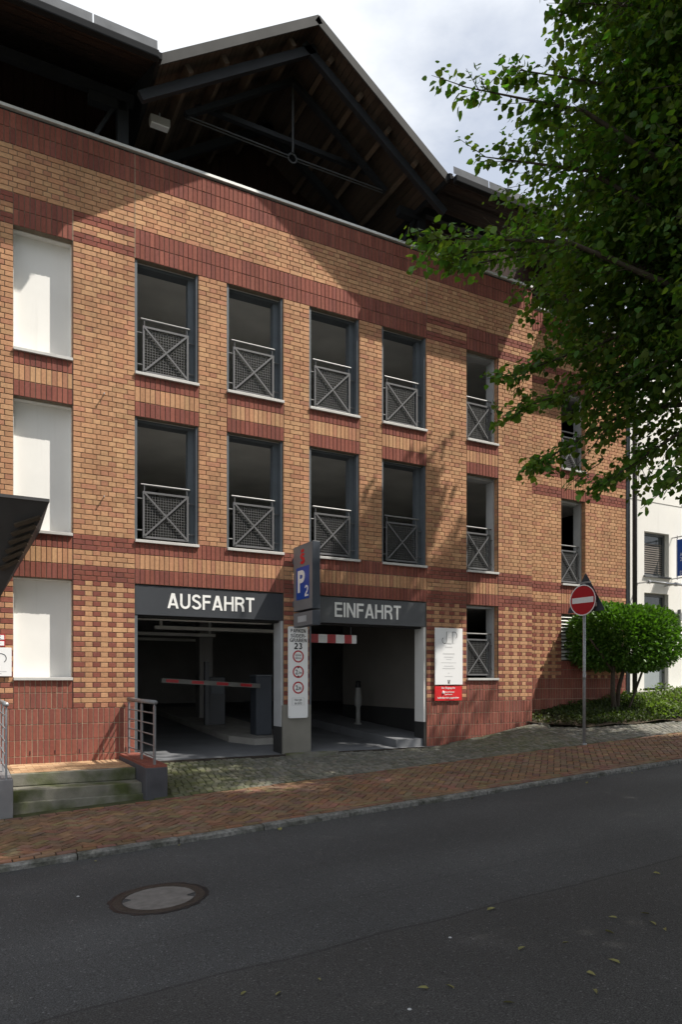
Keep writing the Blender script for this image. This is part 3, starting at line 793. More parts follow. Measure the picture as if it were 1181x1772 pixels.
# ---- roof: main eaves, central gable, truss
K = 1.0
GL, GR, GA = (2.73, 11.73), (8.36, 11.73), (5.545, 13.59)
YV = -1.0; YB = 9.0
def slope(p, q, y0, y1, up, th): # roof slab between ridge/eave lines
    d = Vector((q[0]-p[0], 0, q[1]-p[1])).normalized(); nrm = Vector((-d.z, 0, d.x))
    return d, (nrm if nrm.z > 0 else -nrm)
for side, (p, q) in enumerate(((GL, GA), (GR, GA))):
    d, nrm = slope(p, q, YV, YB, 1, .1)
    P = Vector((p[0],0,p[1])); Q = Vector((q[0],0,q[1]))
    def pt(t, y, h): return P.lerp(Q, t) + Vector((0,y,0)) + nrm*h
    b = MB(); L_ = (Q-P).length
    # outer skin
    b.add([pt(0,YV,0),pt(1,YV,0),pt(1,YB,0),pt(0,YB,0),pt(0,YV,-.03),pt(1,YV,-.03),pt(1,YB,-.03),pt(0,YB,-.03)],[(0,1,2,3),(4,7,6,5),(0,4,5,1),(1,5,6,2),(2,6,7,3),(3,7,4,0)])
    gpart(b, 'roof', M['roof'])
    b = MB(); b.add([pt(-.02,YV-.03,.02),pt(1.0,YV-.03,.02),pt(1.0,YV,.02),pt(-.02,YV,.02),pt(-.02,YV-.03,-.13),pt(1,YV-.03,-.13),pt(1,YV,-.13),pt(-.02,YV,-.13)],[(0,1,2,3),(4,7,6,5),(0,4,5,1),(1,5,6,2),(2,6,7,3),(3,7,4,0)])
    gpart(b, 'verge_fascia', M['zinc'])
    # boards running with the ridge (along y), laid up the slope
    b = MB(); nb = int(L_/.115)
    for i in range(nb):
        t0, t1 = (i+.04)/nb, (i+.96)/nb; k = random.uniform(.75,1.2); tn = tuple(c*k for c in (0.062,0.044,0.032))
        b.add([pt(t0,YV+.02,-.05),pt(t1,YV+.02,-.05),pt(t1,YB,-.05),pt(t0,YB,-.05),pt(t0,YV+.02,-.032),pt(t1,YV+.02,-.032),pt(t1,YB,-.032),pt(t0,YB,-.032)],[(0,3,2,1),(0,1,5,4),(1,2,6,5),(3,0,4,7)], tn)
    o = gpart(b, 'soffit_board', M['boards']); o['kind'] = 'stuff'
    # purlins (along y) and rafters
    for t in (.18,.40,.62,.84):
        b = MB(); b.beam(pt(t,YV+.25,-.12), pt(t,YB-1,-.12), .09, .14, nrm, (0.10,0.072,0.052)); gpart(b, 'purlin', M['boards'])
    for y in (-.62, 1.4, 3.4):
        b = MB(); b.beam(pt(-.12,y,-.26), pt(.99,y,-.26), .10, .15, nrm); gpart(b, 'rafter', M['dsteel'])
# main roof wings with dark gutters
def wing(x0, x1, yE, zE, ret=True):
    b = MB(); yR = 6.0; zR = zE+(yR-yE)*.5
    b.add([(x0,yE,zE),(x1,yE,zE),(x1,yR,zR),(x0,yR,zR),(x0,yE,zE-.05),(x1,yE,zE-.05),(x1,yR,zR-.05),(x0,yR,zR-.05)],[(0,1,2,3),(4,7,6,5),(0,4,5,1),(1,5,6,2),(2,6,7,3),(3,7,4,0)])
    gpart(b, 'roof', M['roof'])
    b = MB(); n = int((x1-x0)/1.0)+1
    b.box(x0, x1, yE-.10, yE+.02, zE-.15, zE-.02); gpart(b, 'gutter', M['gutter'], bevel=.02)
    b = MB()
    for i in range(n):
        xa, xb = lerp(x0,x1,i/n)+.01, lerp(x0,x1,(i+1)/n)-.01
        b.add([(xa,yE+.0,zE+.05),(xb,yE+.0,zE+.05),(xb,yE+.012,zE+.20),(xa,yE+.012,zE+.20)],[(0,1,2,3)])
    gpart(b, 'eaves_flashing', M['flash'])
    b = MB(); nb = 22
    for i in range(nb):
        ya, yb = lerp(yE+.02,yR,i/nb), lerp(yE+.02,yR,(i+.94)/nb); za, zb = zE+(ya-yE)*.5-.075, zE+(yb-yE)*.5-.075
        k = random.uniform(.75,1.2)
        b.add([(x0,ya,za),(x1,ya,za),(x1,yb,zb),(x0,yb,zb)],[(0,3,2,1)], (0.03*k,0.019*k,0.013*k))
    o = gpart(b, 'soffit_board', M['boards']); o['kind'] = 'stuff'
wing(-6, 2.70, -1.14, 11.66); wing(8.39, 11.93, -1.14, 11.66); wing(13.2, 15.5, -.76, 11.73)
# gallery back wall with vertical boards, floor upstand
b = MB()
x_ = -6.0
while x_ < 15.2:
    wv = .18; b.box(x_+.004, x_+wv-.004, 2.2+random.uniform(0,.012), 2.26, 10.55, 13.4); x_ += wv
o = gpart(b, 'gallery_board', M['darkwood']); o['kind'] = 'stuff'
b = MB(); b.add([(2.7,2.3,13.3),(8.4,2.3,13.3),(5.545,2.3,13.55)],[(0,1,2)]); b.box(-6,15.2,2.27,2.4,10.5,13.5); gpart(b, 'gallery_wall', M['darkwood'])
b = MB(); b.box(-6, X['n'], .30, .36, 10.55, 11.02); gpart(b, 'parapet_upstand', M['gutter'])
# posts and braces
for px, sgn in ((2.41,-1),(8.52,-1)):
    b = MB(); b.box(px-.09, px+.09, .10, .26, 10.55, 11.75); gpart(b, 'roof_post', M['dsteel'])
    b = MB(); b.beam((px-.08,.18,11.7),(px-.5 if sgn<0 else px+.5,.18,10.9), .06,.06); gpart(b, 'knee_brace', M['dsteel'])
    b = MB(); b.beam((px-.55,.18,11.62),(px+.05,.18,11.62), .16,.16); gpart(b, 'bracket_beam', M['dsteel'])
b = MB(); b.beam((2.7,.42,12.38),(8.4,.42,12.38), .09,.09); gpart(b, 'tie_beam', M['dsteel'])
for xa, xb in ((-6,2.6),(8.5,11.4)):
    b = MB(); b.beam((xa,.18,11.80),(xb,.18,11.80), .12,.16); gpart(b, 'eaves_beam', M['dsteel'])
for xv in (2.735, 8.355):
    b = MB(); b.prism([(xv-.03,-1.13,11.60),(xv-.03,6,11.60),(xv-.03,6,15.2),(xv-.03,-1.13,11.70)], (.06,0,0)); gpart(b, 'valley_board', M['gutter'])
for side in (-1, 1):
    b = MB(); b.beam((5.55,.1,13.28),(5.55+side*2.07,.1,11.86), .09,.11, (0,1,0)); gpart(b, 'scissor_chord', M['dsteel'])
    b = MB(); b.tube([(5.55+side*2.07,.1,11.86),(5.55+side*.09,.1,11.84)], .013, 6); b.tube([(5.55+side*2.07,.14,11.84),(5.55+side*.09,.14,11.82)], .013, 6); gpart(b, 'tie_rod', M['rod'])
b = MB(); b.tube([(5.55,.1,13.28),(5.55,.1,11.92)], .022, 6); gpart(b, 'king_rod', M['rod'])
b = MB()
pts = [(5.55+.085*math.cos(t), .12, 11.83+.085*math.sin(t)) for t in frange(0, 2*math.pi, 16)]
b.tube(pts, .016, 6); gpart(b, 'rod_ring', M['rod'])
# downpipe at the right corner
b = MB(); b.tube([(15.50,.50,1.6),(15.50,.50,11.3)], .06, 10); gpart(b, 'downpipe', M['zinc'], smooth=True)
b = MB(); b.box(15.30, 15.42, .58, .9, 1.0, 11.0); gpart(b, 'corner_trim', M['steel'])

# ---- luminaire under the roof
t = thing('gallery_lamp', 'pale box lamp hanging under the dark roof left of the gable truss', 'lamp', (3.03,.0,11.56))
b = MB(); b.box(2.86,3.20,.05,.19,11.51,11.64); put(b.obj('lamp_body', M['lamp'], bevel=.01), t)
b = MB(); b.box(2.88,3.18,.06,.18,11.485,11.508); put(b.obj('diffuser', M['plate']), t)
b = MB(); b.tube([(3.03,.12,11.64),(3.03,.12,11.74)], .012, 6); put(b.obj('hanger', M['galv']), t)

# ------------------------------------------------------------------ barriers inside the entrances
zf = lambda y: .54+.05*y
t = thing('exit_barrier', 'dark barrier cabinet with red and white striped boom across the exit lane', 'barrier', (5.62,1.9,.77))
b = MB(); b.box(5.44,5.80,1.72,2.08,.765,2.0); put(b.obj('cabinet', M['signdark'], bevel=.02), t)
b = MB(); b.box(5.43,5.81,1.71,2.09,2.0,2.03); put(b.obj('cabinet_lid', M['steel']), t)
bo = MB(); bo.beam((3.45,1.66,1.915),(5.5,1.66,1.80),.04,.09); bm = put(bo.obj('boom', M['boom']), t)
for i in range(4):
    a, c = .04+i*.25, .16+i*.25; P = Vector((3.45,1.66,1.915)); Q = Vector((5.5,1.66,1.80))
    b = MB(); b.beam(P.lerp(Q,a),P.lerp(Q,c),.046,.06); o = b.obj('red_band', M['darkred']); o.parent = bm
t = thing('ticket_machine', 'dim ticket column standing behind the exit barrier boom', 'ticket machine', (5.35,4.2,.8))
b = MB(); b.box(5.15,5.55,4.0,4.35,.82,2.0); put(b.obj('column_body', M['fascia'], bevel=.02), t)
b = MB(); b.box(5.20,5.50,3.985,3.998,1.6,1.85); put(b.obj('screen', M['steel']), t)
b = MB(); b.box(5.02,5.12,3.9,4.0,.82,2.35); put(b.obj('side_post', M['fascia2']), t)
t = thing('height_bar', 'red and white striped height limit bar hanging at the top of the entry lane', 'height barrier', (6.5,.45,2.75))
b = MB(); x_ = 5.86; cols = 'wrwrwrw'; ws_ = [.2,.19,.2,.19,.2,.17,.11]
for cch, wv in zip(cols, ws_):
    b = MB(); b.box(x_, x_+wv, .42,.47,2.665,2.835); put(b.obj('red_block' if cch=='r' else 'white_block', M['darkred' if cch=='r' else 'plate']), t); x_ += wv
b = MB()
for xx in (6.0, 7.0): b.tube([(xx,.445,2.835),(xx,.445,3.05)], .008, 5)
put(b.obj('chain', M['steel']), t)
t = thing('bollard', 'slim white reflector bollard with dark cap inside the entry lane', 'bollard', (8.45,2.7,.86))
b = MB(); b.lathe([(.10,0),(.10,.03),(.055,.05),(.055,.42),(.09,.46),(.09,.62),(.06,.86),(.06,.88)], (8.45,2.7,.86), 14); put(b.obj('post', M['reflect'], smooth=True), t)
b = MB(); b.lathe([(.062,.88),(.068,.9),(.068,.94),(.05,.98),(.065,1.0),(.065,1.03),(0.0,1.05)], (8.45,2.7,.86), 14); put(b.obj('cap', M['black'], smooth=True), t)

# ------------------------------------------------------------------ signs on the garage
SX_ = 5.48
t = thing('parking_blade_sign', 'tall grey parking blade sign with blue P2 panel jutting from the central pier', 'sign', (5.55,-.1,3.2))
b = MB(); b.box(SX_, SX_+.15, -.91, -.10, 3.19, 4.39); body = put(b.obj('sign_box', M['signdark'], bevel=.006), t)
b = MB(); b.box(SX_-.006, SX_-.001, -.90, -.11, 3.20, 4.38); put(b.obj('face_panel', M['signgrey']), t)
b = MB(); b.box(SX_+.0, SX_+.15, -.91, -.10, 2.90, 3.165); put(b.obj('lower_box', M['signdark'], bevel=.006), t)
b = MB(); b.box(SX_-.006, SX_-.001, -.90, -.11, 2.91, 3.155); put(b.obj('lower_face', M['signgrey']), t)
b = MB(); b.box(SX_-.012, SX_-.007, -.66, -.30, 2.98, 3.09); put(b.obj('ticket_window', M['lining']), t)
b = MB(); b.box(SX_+.02, SX_+.13, -.10, 0.0, 3.3, 3.4); b.box(SX_+.02, SX_+.13, -.10, 0.0, 4.1, 4.2); put(b.obj('wall_bracket', M['steel']), t)
b = MB(); b.box(SX_-.012, SX_-.007, -.78, -.24, 3.39, 3.98); bp = put(b.obj('blue_panel', M['blue']), t)
UY, VZ = (0,-1,0), (0,0,1)
for body_, org, wd, ht, m in (('P',(SX_-.0125,-.46,3.72),.30,.40,'letter'),('2',(SX_-.0125,-.68,3.53),.14,.20,'letter')):
    lettering(body_, M[m], org, UY, VZ, wd, ht, bp, t=.2 if body_ == 'P' else .15)
# red emblem: a rounded S with a dot above
tchild(t.location, lettering('S', M['red'], (SX_-.0065,-.50,4.13), UY, VZ, .20, .20, None, .26, .1, .004, 'emblem'), t)
b = MB(); b.box(SX_-.0115, SX_-.0065, -.56, -.44, 4.245, 4.30); put(b.obj('emblem_dot', M['red']), t)

def disc_xz(b, cx, cz, r, y, n=32, tone=None):
    b.add([(cx+r*math.cos(2*math.pi*i/n), y, cz+r*math.sin(2*math.pi*i/n)) for i in range(n)], [tuple(reversed(range(n)))][0:0] or [tuple(range(n))], tone)
def ring_xz(b, cx, cz, r0, r1, y, n=32):
    v = []
    for i in range(n):
        a = 2*math.pi*i/n; v += [(cx+r0*math.cos(a),y,cz+r0*math.sin(a)),(cx+r1*math.cos(a),y,cz+r1*math.sin(a))]
    b.add(v, [(2*i,2*i+1,2*((i+1)%n)+1,2*((i+1)%n)) for i in range(n)])
t = thing('parking_rules_sign', 'tall white board headed PARKEN SÜDERGRABEN 23 with three round red limits', 'sign', (5.583,-.05,1.21))
cx = 5.583; yp = -.075
def rounded(b, x0, x1, z0, z1, y0, y1, r=.03, n=4):
    pts = []
    for (px, pz, a0) in ((x1-r,z1-r,0),(x0+r,z1-r,90),(x0+r,z0+r,180),(x1-r,z0+r,270)):
        for i in range(n+1):
            a = rad(a0+90*i/n); pts.append((px+r*math.cos(a), y0, pz+r*math.sin(a)))
    b.prism(pts, (0, y1-y0, 0))
b = MB(); rounded(b, cx-.2, cx+.2, 1.21, 2.925, yp, yp+.03); put(b.obj('board', M['plate']), t)
b = MB(); b.box(cx-.03, cx+.03, yp+.031, .0, 1.5, 1.6); b.box(cx-.03, cx+.03, yp+.031, 0, 2.6, 2.7); b.tube([(cx+.02,-.03,2.93),(cx+.02,-.03,3.1)],.03,8); put(b.obj('mount', M['galv']), t)
def st(body_, z, wd, ht, m='black', dx=0, bold=.01):
    o = text(body_, M[m], (cx+dx, yp-.001, z), FX, FZ, wd, ht, bold=bold, depth=.002); tchild(t.location, o, t)
for word, z, wd, ht, tk in (('PARKEN',2.845,.31,.066,.16),('SÜDER-',2.752,.31,.066,.16),('GRABEN',2.668,.345,.066,.16),('23',2.56,.165,.12,.19)):
    tchild(t.location, lettering(word, M['black'], (cx,yp-.0005,z), FX, FZ, wd, ht, None, tk, .12, .002), t)
for cz in (2.365, 2.075, 1.78):
    b = MB(); ring_xz(b, cx, cz, .088, .115, yp-.003); put(b.obj('red_ring', M['darkred']), t)
st('Schritt', 2.392, .125, .045, bold=0); st('fahren', 2.338, .125, .04, bold=0)
st('2', 2.073, .05, .09, dx=-.035); st(',1m', 2.060, .075, .062, dx=.032)
st('2', 1.778, .05, .09, dx=-.03); st(',8t', 1.765, .07, .065, dx=.032)
b = MB(); 
for sg, cz in ((1,2.075+.09),(-1,2.075-.09)): b.add([(cx-.03,yp-.0035,cz),(cx+.03,yp-.0035,cz),(cx,yp-.0035,cz-sg*.028)],[(0,1,2)])
put(b.obj('height_arrows', M['black']), t)
b = MB(); zc_ = 1.52
for a in ((-.125,.125,.065,.07),(-.125,.125,-.07,-.065)): b.box(cx+a[0],cx+a[1],yp-.003,yp-.001,zc_+a[2],zc_+a[3])
for q in (-.125,.12): b.box(cx+q,cx+q+.005,yp-.003,yp-.001,zc_-.065,zc_+.065)
put(b.obj('border_line', M['greyprint']), t)
st('Hier gilt', 1.545, .15, .052, bold=0); st('die StVO', 1.487, .15, .045, bold=0)
b = MB()
for sx_ in (-.18,.18):
    for zz in (1.24, 2.07, 2.895): b.box(cx+sx_-.006,cx+sx_+.006,yp-.006,yp,zz-.006,zz+.006)
put(b.obj('screw', M['greyprint']), t)

# plate with the thin J E P initials
def jep(root, cx, cz, s, y):
    b = MB(); w_ = .010*s
    def line(pts): 
        for p_, q_ in zip(pts, pts[1:]): b.beam((cx+p_[0]*s,y,cz+p_[1]*s),(cx+q_[0]*s,y,cz+q_[1]*s), .002, w_, (0,0,1) if abs(p_[0]-q_[0]) > abs(p_[1]-q_[1]) else (1,0,0))
    line([(-.06,.12),(-.06,-.09),(-.07,-.118),(-.10,-.13),(-.135,-.125),(-.165,-.10),(-.175,-.06),(-.165,-.03),(-.145,-.01)])
    line([(.095,-.12),(.095,.12),(.15,.12),(.195,.10),(.215,.06),(.21,.02),(.185,-.01)])
    put(b.obj('initials', M['black']), root)
    b = MB(); w_ = .006*s
    line([(-.06,.12),(.095,.12)]); line([(-.06,-.135),(.07,-.135)]); line([(-.01,.0),(.05,.0)])
    put(b.obj('initials_bars', M['greyprint']), root)
def plate(root, x0, x1, z0, z1, y, m):
    b = MB(); b.box(x0, x1, y, y+.02, z0, z1); put(b.obj('plate', M[m], bevel=.003), root)
    b = MB()
    for xx in (x0+.06, x1-.06):
        for zz in (z0+.06, z1-.06): b.box(xx-.015, xx+.015, y+.021, 0.0, zz-.015, zz+.015)
    put(b.obj('standoff', M['galv']), root)
t = thing('company_plate', 'tall white plate with thin JEP initials beside the entry, above the red plate', 'sign', (9.095,-.05,1.82))
plate(t, 8.735, 9.455, 1.825, 3.02, -.06, 'plate'); jep(t, 9.09, 2.82, 1.0, -.0615)
b = MB()
for zz, hw, hh in ((2.70,.15,.004),(2.62,.09,.012),(2.48,.15,.013),(2.41,.12,.008),(2.36,.07,.006),(2.29,.20,.005),(2.22,.12,.008),(2.17,.16,.010),(2.07,.02,.006),(2.0,.1,.006)):
    b.box(9.09-hw,9.09+hw,-.0625,-.061,zz-hh,zz+hh)
put(b.obj('text_lines', M['lightprint']), t)
b = MB(); 
for q in range(3): b.beam((9.075+.012*q,-.062,1.855),(9.065+.03*q,-.062,1.925),.002,.01,(1,0,0))
b.box(9.06,9.12,-.063,-.061,1.85,1.856); put(b.obj('small_mark', M['black']), t)
t = thing('red_notice', 'small red notice with white writing fixed under the tall white JEP plate', 'sign', (9.09,-.04,1.49))
plate(t, 8.74, 9.445, 1.487, 1.80, -.045, 'red')
for body_, zz, wd, ht in (('Der Eingang der',1.752,.36,.048),('Nord-Ostsee',1.672,.25,.032),('Sparkasse',1.617,.20,.034),('befindet sich gegenüber',1.545,.56,.05)):
    o = text(body_, M['letter'], (9.09+(.03 if 'N' in body_ else 0),-.0465,zz), FX, FZ, wd, ht, bold=.015, depth=.002); tchild(t.location, o, t)
b = MB(); b.lathe([(0,0),(.028,.003),(.03,.03),(.02,.05),(.006,.055),(.006,.075),(0,.077)], (8.955,-.045,1.635), 10); o = put(b.obj('emblem', M['letter']), t)
t = thing('company_plate', 'white JEP plate by the steps, left of the lowest blind window, below the red-framed signs', 'sign', (.33,-.04,1.98))
plate(t, -.03, .69, 1.98, 2.425, -.045, 'plate'); jep(t, .40, 2.21, 1.0, -.0465)
b = MB(); b.box(.2,.62,-.048,-.046,2.055,2.06); b.box(.25,.55,-.048,-.046,2.02,2.03); put(b.obj('text_lines', M['lightprint']), t)
for zz, body_, bx, lab in ((2.585,'NZ',.545,'upper red-framed white name sign reading NZ by the steps'),(2.49,'gemeinde',.50,'lower red-framed white name sign with tiny grey print by the steps')):
    t = thing('name_sign', lab, 'sign', (.3,-.03,zz), 'red-framed name signs by the steps')
    b = MB(); b.box(-.1,.60,-.03,-.0,zz-.048,zz+.048); put(b.obj('frame', M['darkred']), t)
    b = MB(); b.box(-.085,.585,-.034,-.031,zz-.034,zz+.034); put(b.obj('plate', M['plate']), t)
    o = text(body_, M['black'], (bx-.06 if body_=='NZ' else bx-.10,-.0345,zz), FX, FZ, .11 if body_=='NZ' else .26, .045 if body_=='NZ' else .03, bold=.01, depth=.002); tchild(t.location, o, t)

# ------------------------------------------------------------------ steps with wing walls, handrails
t = thing('entrance_steps', 'mossy stone steps up to a tiled landing left of the garage exit', 'steps', (1.45,-.8,.25))
b = MB(); b.box(.606,2.32,-1.29,-.0,-.2,.585); lo = put(b.obj('landing', M['step']), t)
its = []; y = -1.18; r = 0
while y < -.02:
    x_ = .56 + (r%2)*.1
    while x_ < 2.33:
        xa, xb = max(.612,x_), min(2.315,x_+.2)
        if xb-xa > .03:
            k = random.uniform(.85,1.12); tn = random.choice([(0.46,0.30,0.17),(0.43,0.27,0.15),(0.48,0.33,0.20),(0.40,0.24,0.14)]); tn = tuple(c*k for c in tn); dz = random.uniform(-.0015,.0015)
            b = MB(); b.box(xa+.003,xb-.003,y+.003,min(y+.1,-.005)-.003,.58,.60+dz,tn); o = b.obj('tile', M['tile']); o.parent = lo
        x_ += .2
    y += .1; r += 1
b = MB(); b.box(.606,2.32,-1.31,-1.18,.43,.602); put(b.obj('step', M['step'], bevel=.01), t)
b = MB(); b.box(.606,2.33,-1.70,-1.30,.255,.425); put(b.obj('step', M['step'], bevel=.01), t)
b = MB(); b.box(.606,2.40,-1.78,-1.68,.05,.275); put(b.obj('step', M['step'], bevel=.01), t)
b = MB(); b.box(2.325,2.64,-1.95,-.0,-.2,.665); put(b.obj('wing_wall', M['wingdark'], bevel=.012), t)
cb = MB()
for i in range(19): cb.box(2.33,2.635,-1.945+i*.102,-1.945+i*.102+.094,.655,.70,tone('r'))
o = put(cb.obj('coping_brick', M['brick']), t); o['kind'] = 'stuff'
b = MB(); b.box(-.4,.60,-1.97,-.0,-.2,.62); put(b.obj('wing_wall', M['wing'], bevel=.012), t)
def handrail(x, zb, ys, label, m, ztop):
    t = thing('handrail', label, 'handrail', (x,-1,zb), 'steel handrails of the steps')
    b = MB(); b.tube([(x,ys[0]+.05,ztop-.0),(x,ys[-1]-.07,ztop)], .031, 12); put(b.obj('top_rail', m, smooth=True), t)
    for y in ys:
        b = MB(); b.box(x-.012,x+.012,y-.04,y+.04,zb,ztop-.05); b.tube([(x,y,ztop-.06),(x,y,ztop-.02)],.012,6); put(b.obj('post', m), t)
    for i in range(5):
        z = lerp(zb+.12, ztop-.16, i/4)
        b = MB(); b.tube([(x,ys[0],z),(x,ys[-1],z)], .011, 6); put(b.obj('bar', m), t)
handrail(2.465, .69, (-.10,-1.05,-1.88), 'grey steel handrail with five bars between steps and garage exit', M['steprail'], 1.60)
handrail(.52, .62, (-.10,-1.05,-1.88), 'steel handrail on the pale wing wall at the outer side of the steps', M['galv'], 1.60)

# ------------------------------------------------------------------ canopy on the left
t = thing('entrance_canopy', 'dark slatted canopy jutting from the wall over the side entrance', 'canopy', (0,-.4,4.5))
A,B_,C_,Dd,E_,F_ = (1.135,-1.0,4.53),(1.135,-.01,4.53),(1.10,-.012,4.28),(.50,-.012,3.15),(-3,-1.0,4.53),(-3,-.012,3.15)
b = MB(); b.box(-3,1.14,-1.02,-.01,4.53,4.575); put(b.obj('roof_plate', M['canopy']), t)
b = MB(); b.add([A,B_,C_,Dd,E_,F_,(-3,-.01,4.53)],[(0,2,1),(0,3,2),(0,4,5,3),(0,1,6,4)]); put(b.obj('soffit', M['canopy']), t)
A_, DD = Vector(A), Vector(Dd)
e1 = Vector((1,0,0)); e2 = Vector((0, Dd[1]-A[1], Dd[2]-A[2])).normalized(); nrm = e1.cross(e2).normalized()
if nrm.z > 0: nrm = -nrm
for i in range(6):
    P_ = A_.lerp(DD, .14+i*.085) - e1*.02 + nrm*.025; Q_ = P_ - e1*(.34-.02*i) + e2*(.17)
    b = MB(); b.beam(P_, Q_, .055, .05, nrm); put(b.obj('slat', M['canopywood']), t)

# ------------------------------------------------------------------ no-entry sign post
gx, gy = 10.85, -2.12; gz = zpath(gx, -2.1)
t = thing('no_entry_sign', 'round red no entry sign and triangular sign back on a grey pole', 'road sign', (gx,gy,gz))
b = MB(); b.tube([(gx,gy,gz-.1),(gx,gy,3.82)], .03, 12); put(b.obj('pole', M['galv'], smooth=True), t)
b = MB(); b.tube([(gx,gy,gz-.02),(gx,gy,gz+.03)], .05, 12); b.tube([(gx,gy,1.93),(gx,gy,2.05)], .034, 12); put(b.obj('pole_collar', M['galv'], smooth=True), t)
ndir = Vector((-.995,-.10,0)).normalized(); U_ = Vector((ndir.y, -ndir.x, 0)).normalized()
if U_.y > 0: U_ = -U_
def disc(b, c, r0, r1, n=36, off=0, th=None):
    c = Vector(c)+ndir*off; v = []
    for i in range(n):
        a = 2*math.pi*i/n; d = U_*math.cos(a)+Vector((0,0,1))*math.sin(a)
        v += [c+d*r0, c+d*r1]
    b.add(v, [(2*i,2*i+1,2*((i+1)%n)+1,2*((i+1)%n)) for i in range(n)])
sc = Vector((gx,gy,3.495))
b = MB(); b.add([sc+ndir*.045+(U_*math.cos(a)+Vector((0,0,1))*math.sin(a))*.305 for a in frange(0,2*math.pi,36)[:-1]]+[sc+ndir*.04+(U_*math.cos(a)+Vector((0,0,1))*math.sin(a))*.305 for a in frange(0,2*math.pi,36)[:-1]],
   [tuple(range(36)),tuple(range(71,35,-1))]+[(i,36+i,36+(i+1)%36,(i+1)%36) for i in range(36)]); disk = put(b.obj('disc', M['darkred']), t)
b = MB(); disc(b, sc, .285, .305, off=.0475); o = put(b.obj('white_rim', M['plate']), t)
b = MB(); b.add([sc+ndir*.0475+U_*u+Vector((0,0,z)) for u, z in ((-.25,-.055),(.25,-.055),(.25,.055),(-.25,.055))],[(0,1,2,3)]); put(b.obj('white_bar', M['plate']), t)
tz = 3.27
b = MB(); tri_ = [(-.45,0),(.45,0),(0,.78)]
def rtri():
    out_ = []
    for i,(u,z) in enumerate(tri_):
        c0 = Vector((0,.26)); p = Vector((u,z)); d = (c0-p)*.10
        pr = Vector(tri_[i-1]); nx = Vector(tri_[(i+1)%3])
        out_ += [p+(pr-p)*.05, p+d*.35, p+(nx-p)*.05]
    return out_
b.prism([Vector((gx,gy,tz))+U_*p.x+Vector((0,0,p.y))-ndir*.05 for p in rtri()], ndir*.004); put(b.obj('triangle_back', M['signdark']), t)
b = MB()
for zz in (3.42,3.85): b.beam(Vector((gx,gy,zz))-ndir*.04-U_*.12,Vector((gx,gy,zz))-ndir*.04+U_*.12,.02,.035)
put(b.obj('clamp', M['galv']), t)
b = MB(); b.prism([Vector((gx,gy,3.36))+U_*u+Vector((0,0,z))-ndir*.045 for u,z in ((.2,0),(.26,0),(.26,.08),(.2,.08))], ndir*.001); put(b.obj('inspection_sticker', M['plate']), t)

# ------------------------------------------------------------------ manhole
mx_, my_ = 1.48, -6.18
t = thing('manhole_cover', 'round manhole cover with iron ring and concrete lid in the road', 'manhole cover', (mx_,my_,zroad(mx_)))
def tilt(b):
    b.v = [(x,y,z+.05*(x-mx_)) for x,y,z in b.v]; return b
zr = zroad(mx_)
b = tilt(MB().lathe([(.385,-.002),(.378,.006),(.312,.008),(.304,.003),(.30,-.02)], (mx_,my_,zr), 40)); put(b.obj('ring', M['iron']), t)
b = MB(); n = 48; v = [(mx_,my_,zr+.004)]
for i in range(n):
    a = 2*math.pi*i/n; r = .298 - (.065 if (i+3)%24 < 2 else 0)
    v.append((mx_+r*math.cos(a), my_+r*math.sin(a), zr+.004))
b.add(v, [(0,1+i,1+(i+1)%n) for i in range(n)]); tilt(b); put(b.obj('lid', M['lid']), t)
b = tilt(MB().lathe([(0,-.012),(.302,-.012)], (mx_,my_,zr), 24)); b.f = b.f; put(b.obj('pocket', M['black']), t)
b = MB(); v = []
n = 60
for i in range(n):
    a = 2*math.pi*i/n; r = .412+random.uniform(-.016,.016); v += [(mx_+.38*math.cos(a),my_+.38*math.sin(a),zr+.0025),(mx_+r*math.cos(a),my_+r*math.sin(a),zr+.0025)]
b.add(v,[(2*i,2*i+1,2*((i+1)%n)+1,2*((i+1)%n)) for i in range(n)]); tilt(b); put(b.obj('tar_edge', M['black']), t)

# ------------------------------------------------------------------ white neighbour building
t = thing('white_house', 'white rendered house with grey window and door beyond the garage', 'building', (19,1.5,1.5))
HX0, HX1, HY = 15.58, 26.0, .9
WX0, WX1, WZ0, WZ1 = 16.38, 17.37, 4.77, 5.97
DX0, DX1, DZ0, DZ1 = 16.36, 17.35, 1.60, 4.30
b = MB()
for x0,x1,z0,z1 in ((HX0,WX0-.02,.6,11.5),(WX1,HX1,DZ1,11.5),(DX1,HX1,.6,DZ1),(WX0-.02,WX1,DZ1,WZ0),(WX0-.02,WX1,WZ1,11.5)): b.box(x0,x1,HY,HY+.3,z0,z1)
b.box(HX0,HX0+.2,HY+.3,9,.6,11.5); b.box(HX0,HX1,9,9.2,.6,11.5); b.box(HX1-.2,HX1,HY+.3,9,.6,11.5)
put(b.obj('wall', M['stucco']), t)
b = MB(); b.box(HX0-.1,HX1+.1,HY-.25,9.4,11.5,11.7); put(b.obj('roof', M['roof']), t)
b = MB(); b.box(HX0,HX1,HY-.008,HY+.001,6.78,6.795); put(b.obj('render_joint', M['concrete']), t)
b = MB()
f_ = .07; 
b.box(WX0,WX0+f_,HY+.14,HY+.2,WZ0,WZ1); b.box(WX1-f_,WX1,HY+.14,HY+.2,WZ0,WZ1); b.box(WX0+f_,WX1-f_,HY+.14,HY+.2,WZ0,WZ0+f_); b.box(WX0+f_,WX1-f_,HY+.14,HY+.2,WZ1-f_,WZ1)
wf = put(b.obj('window', M['winframe']), t)
b = MB(); b.box(WX0+f_,WX1-f_,HY+.175,HY+.185,WZ0+f_,WZ1-f_); b.obj('pane', M['glass'], wf)
for i in range(14):
    z = WZ0+.1+i*.06
    b = MB(); b.box(WX0+.1,WX1-.1,HY+.158,HY+.170,z,z+.035); b.obj('blind_slat', M['blind'], wf)
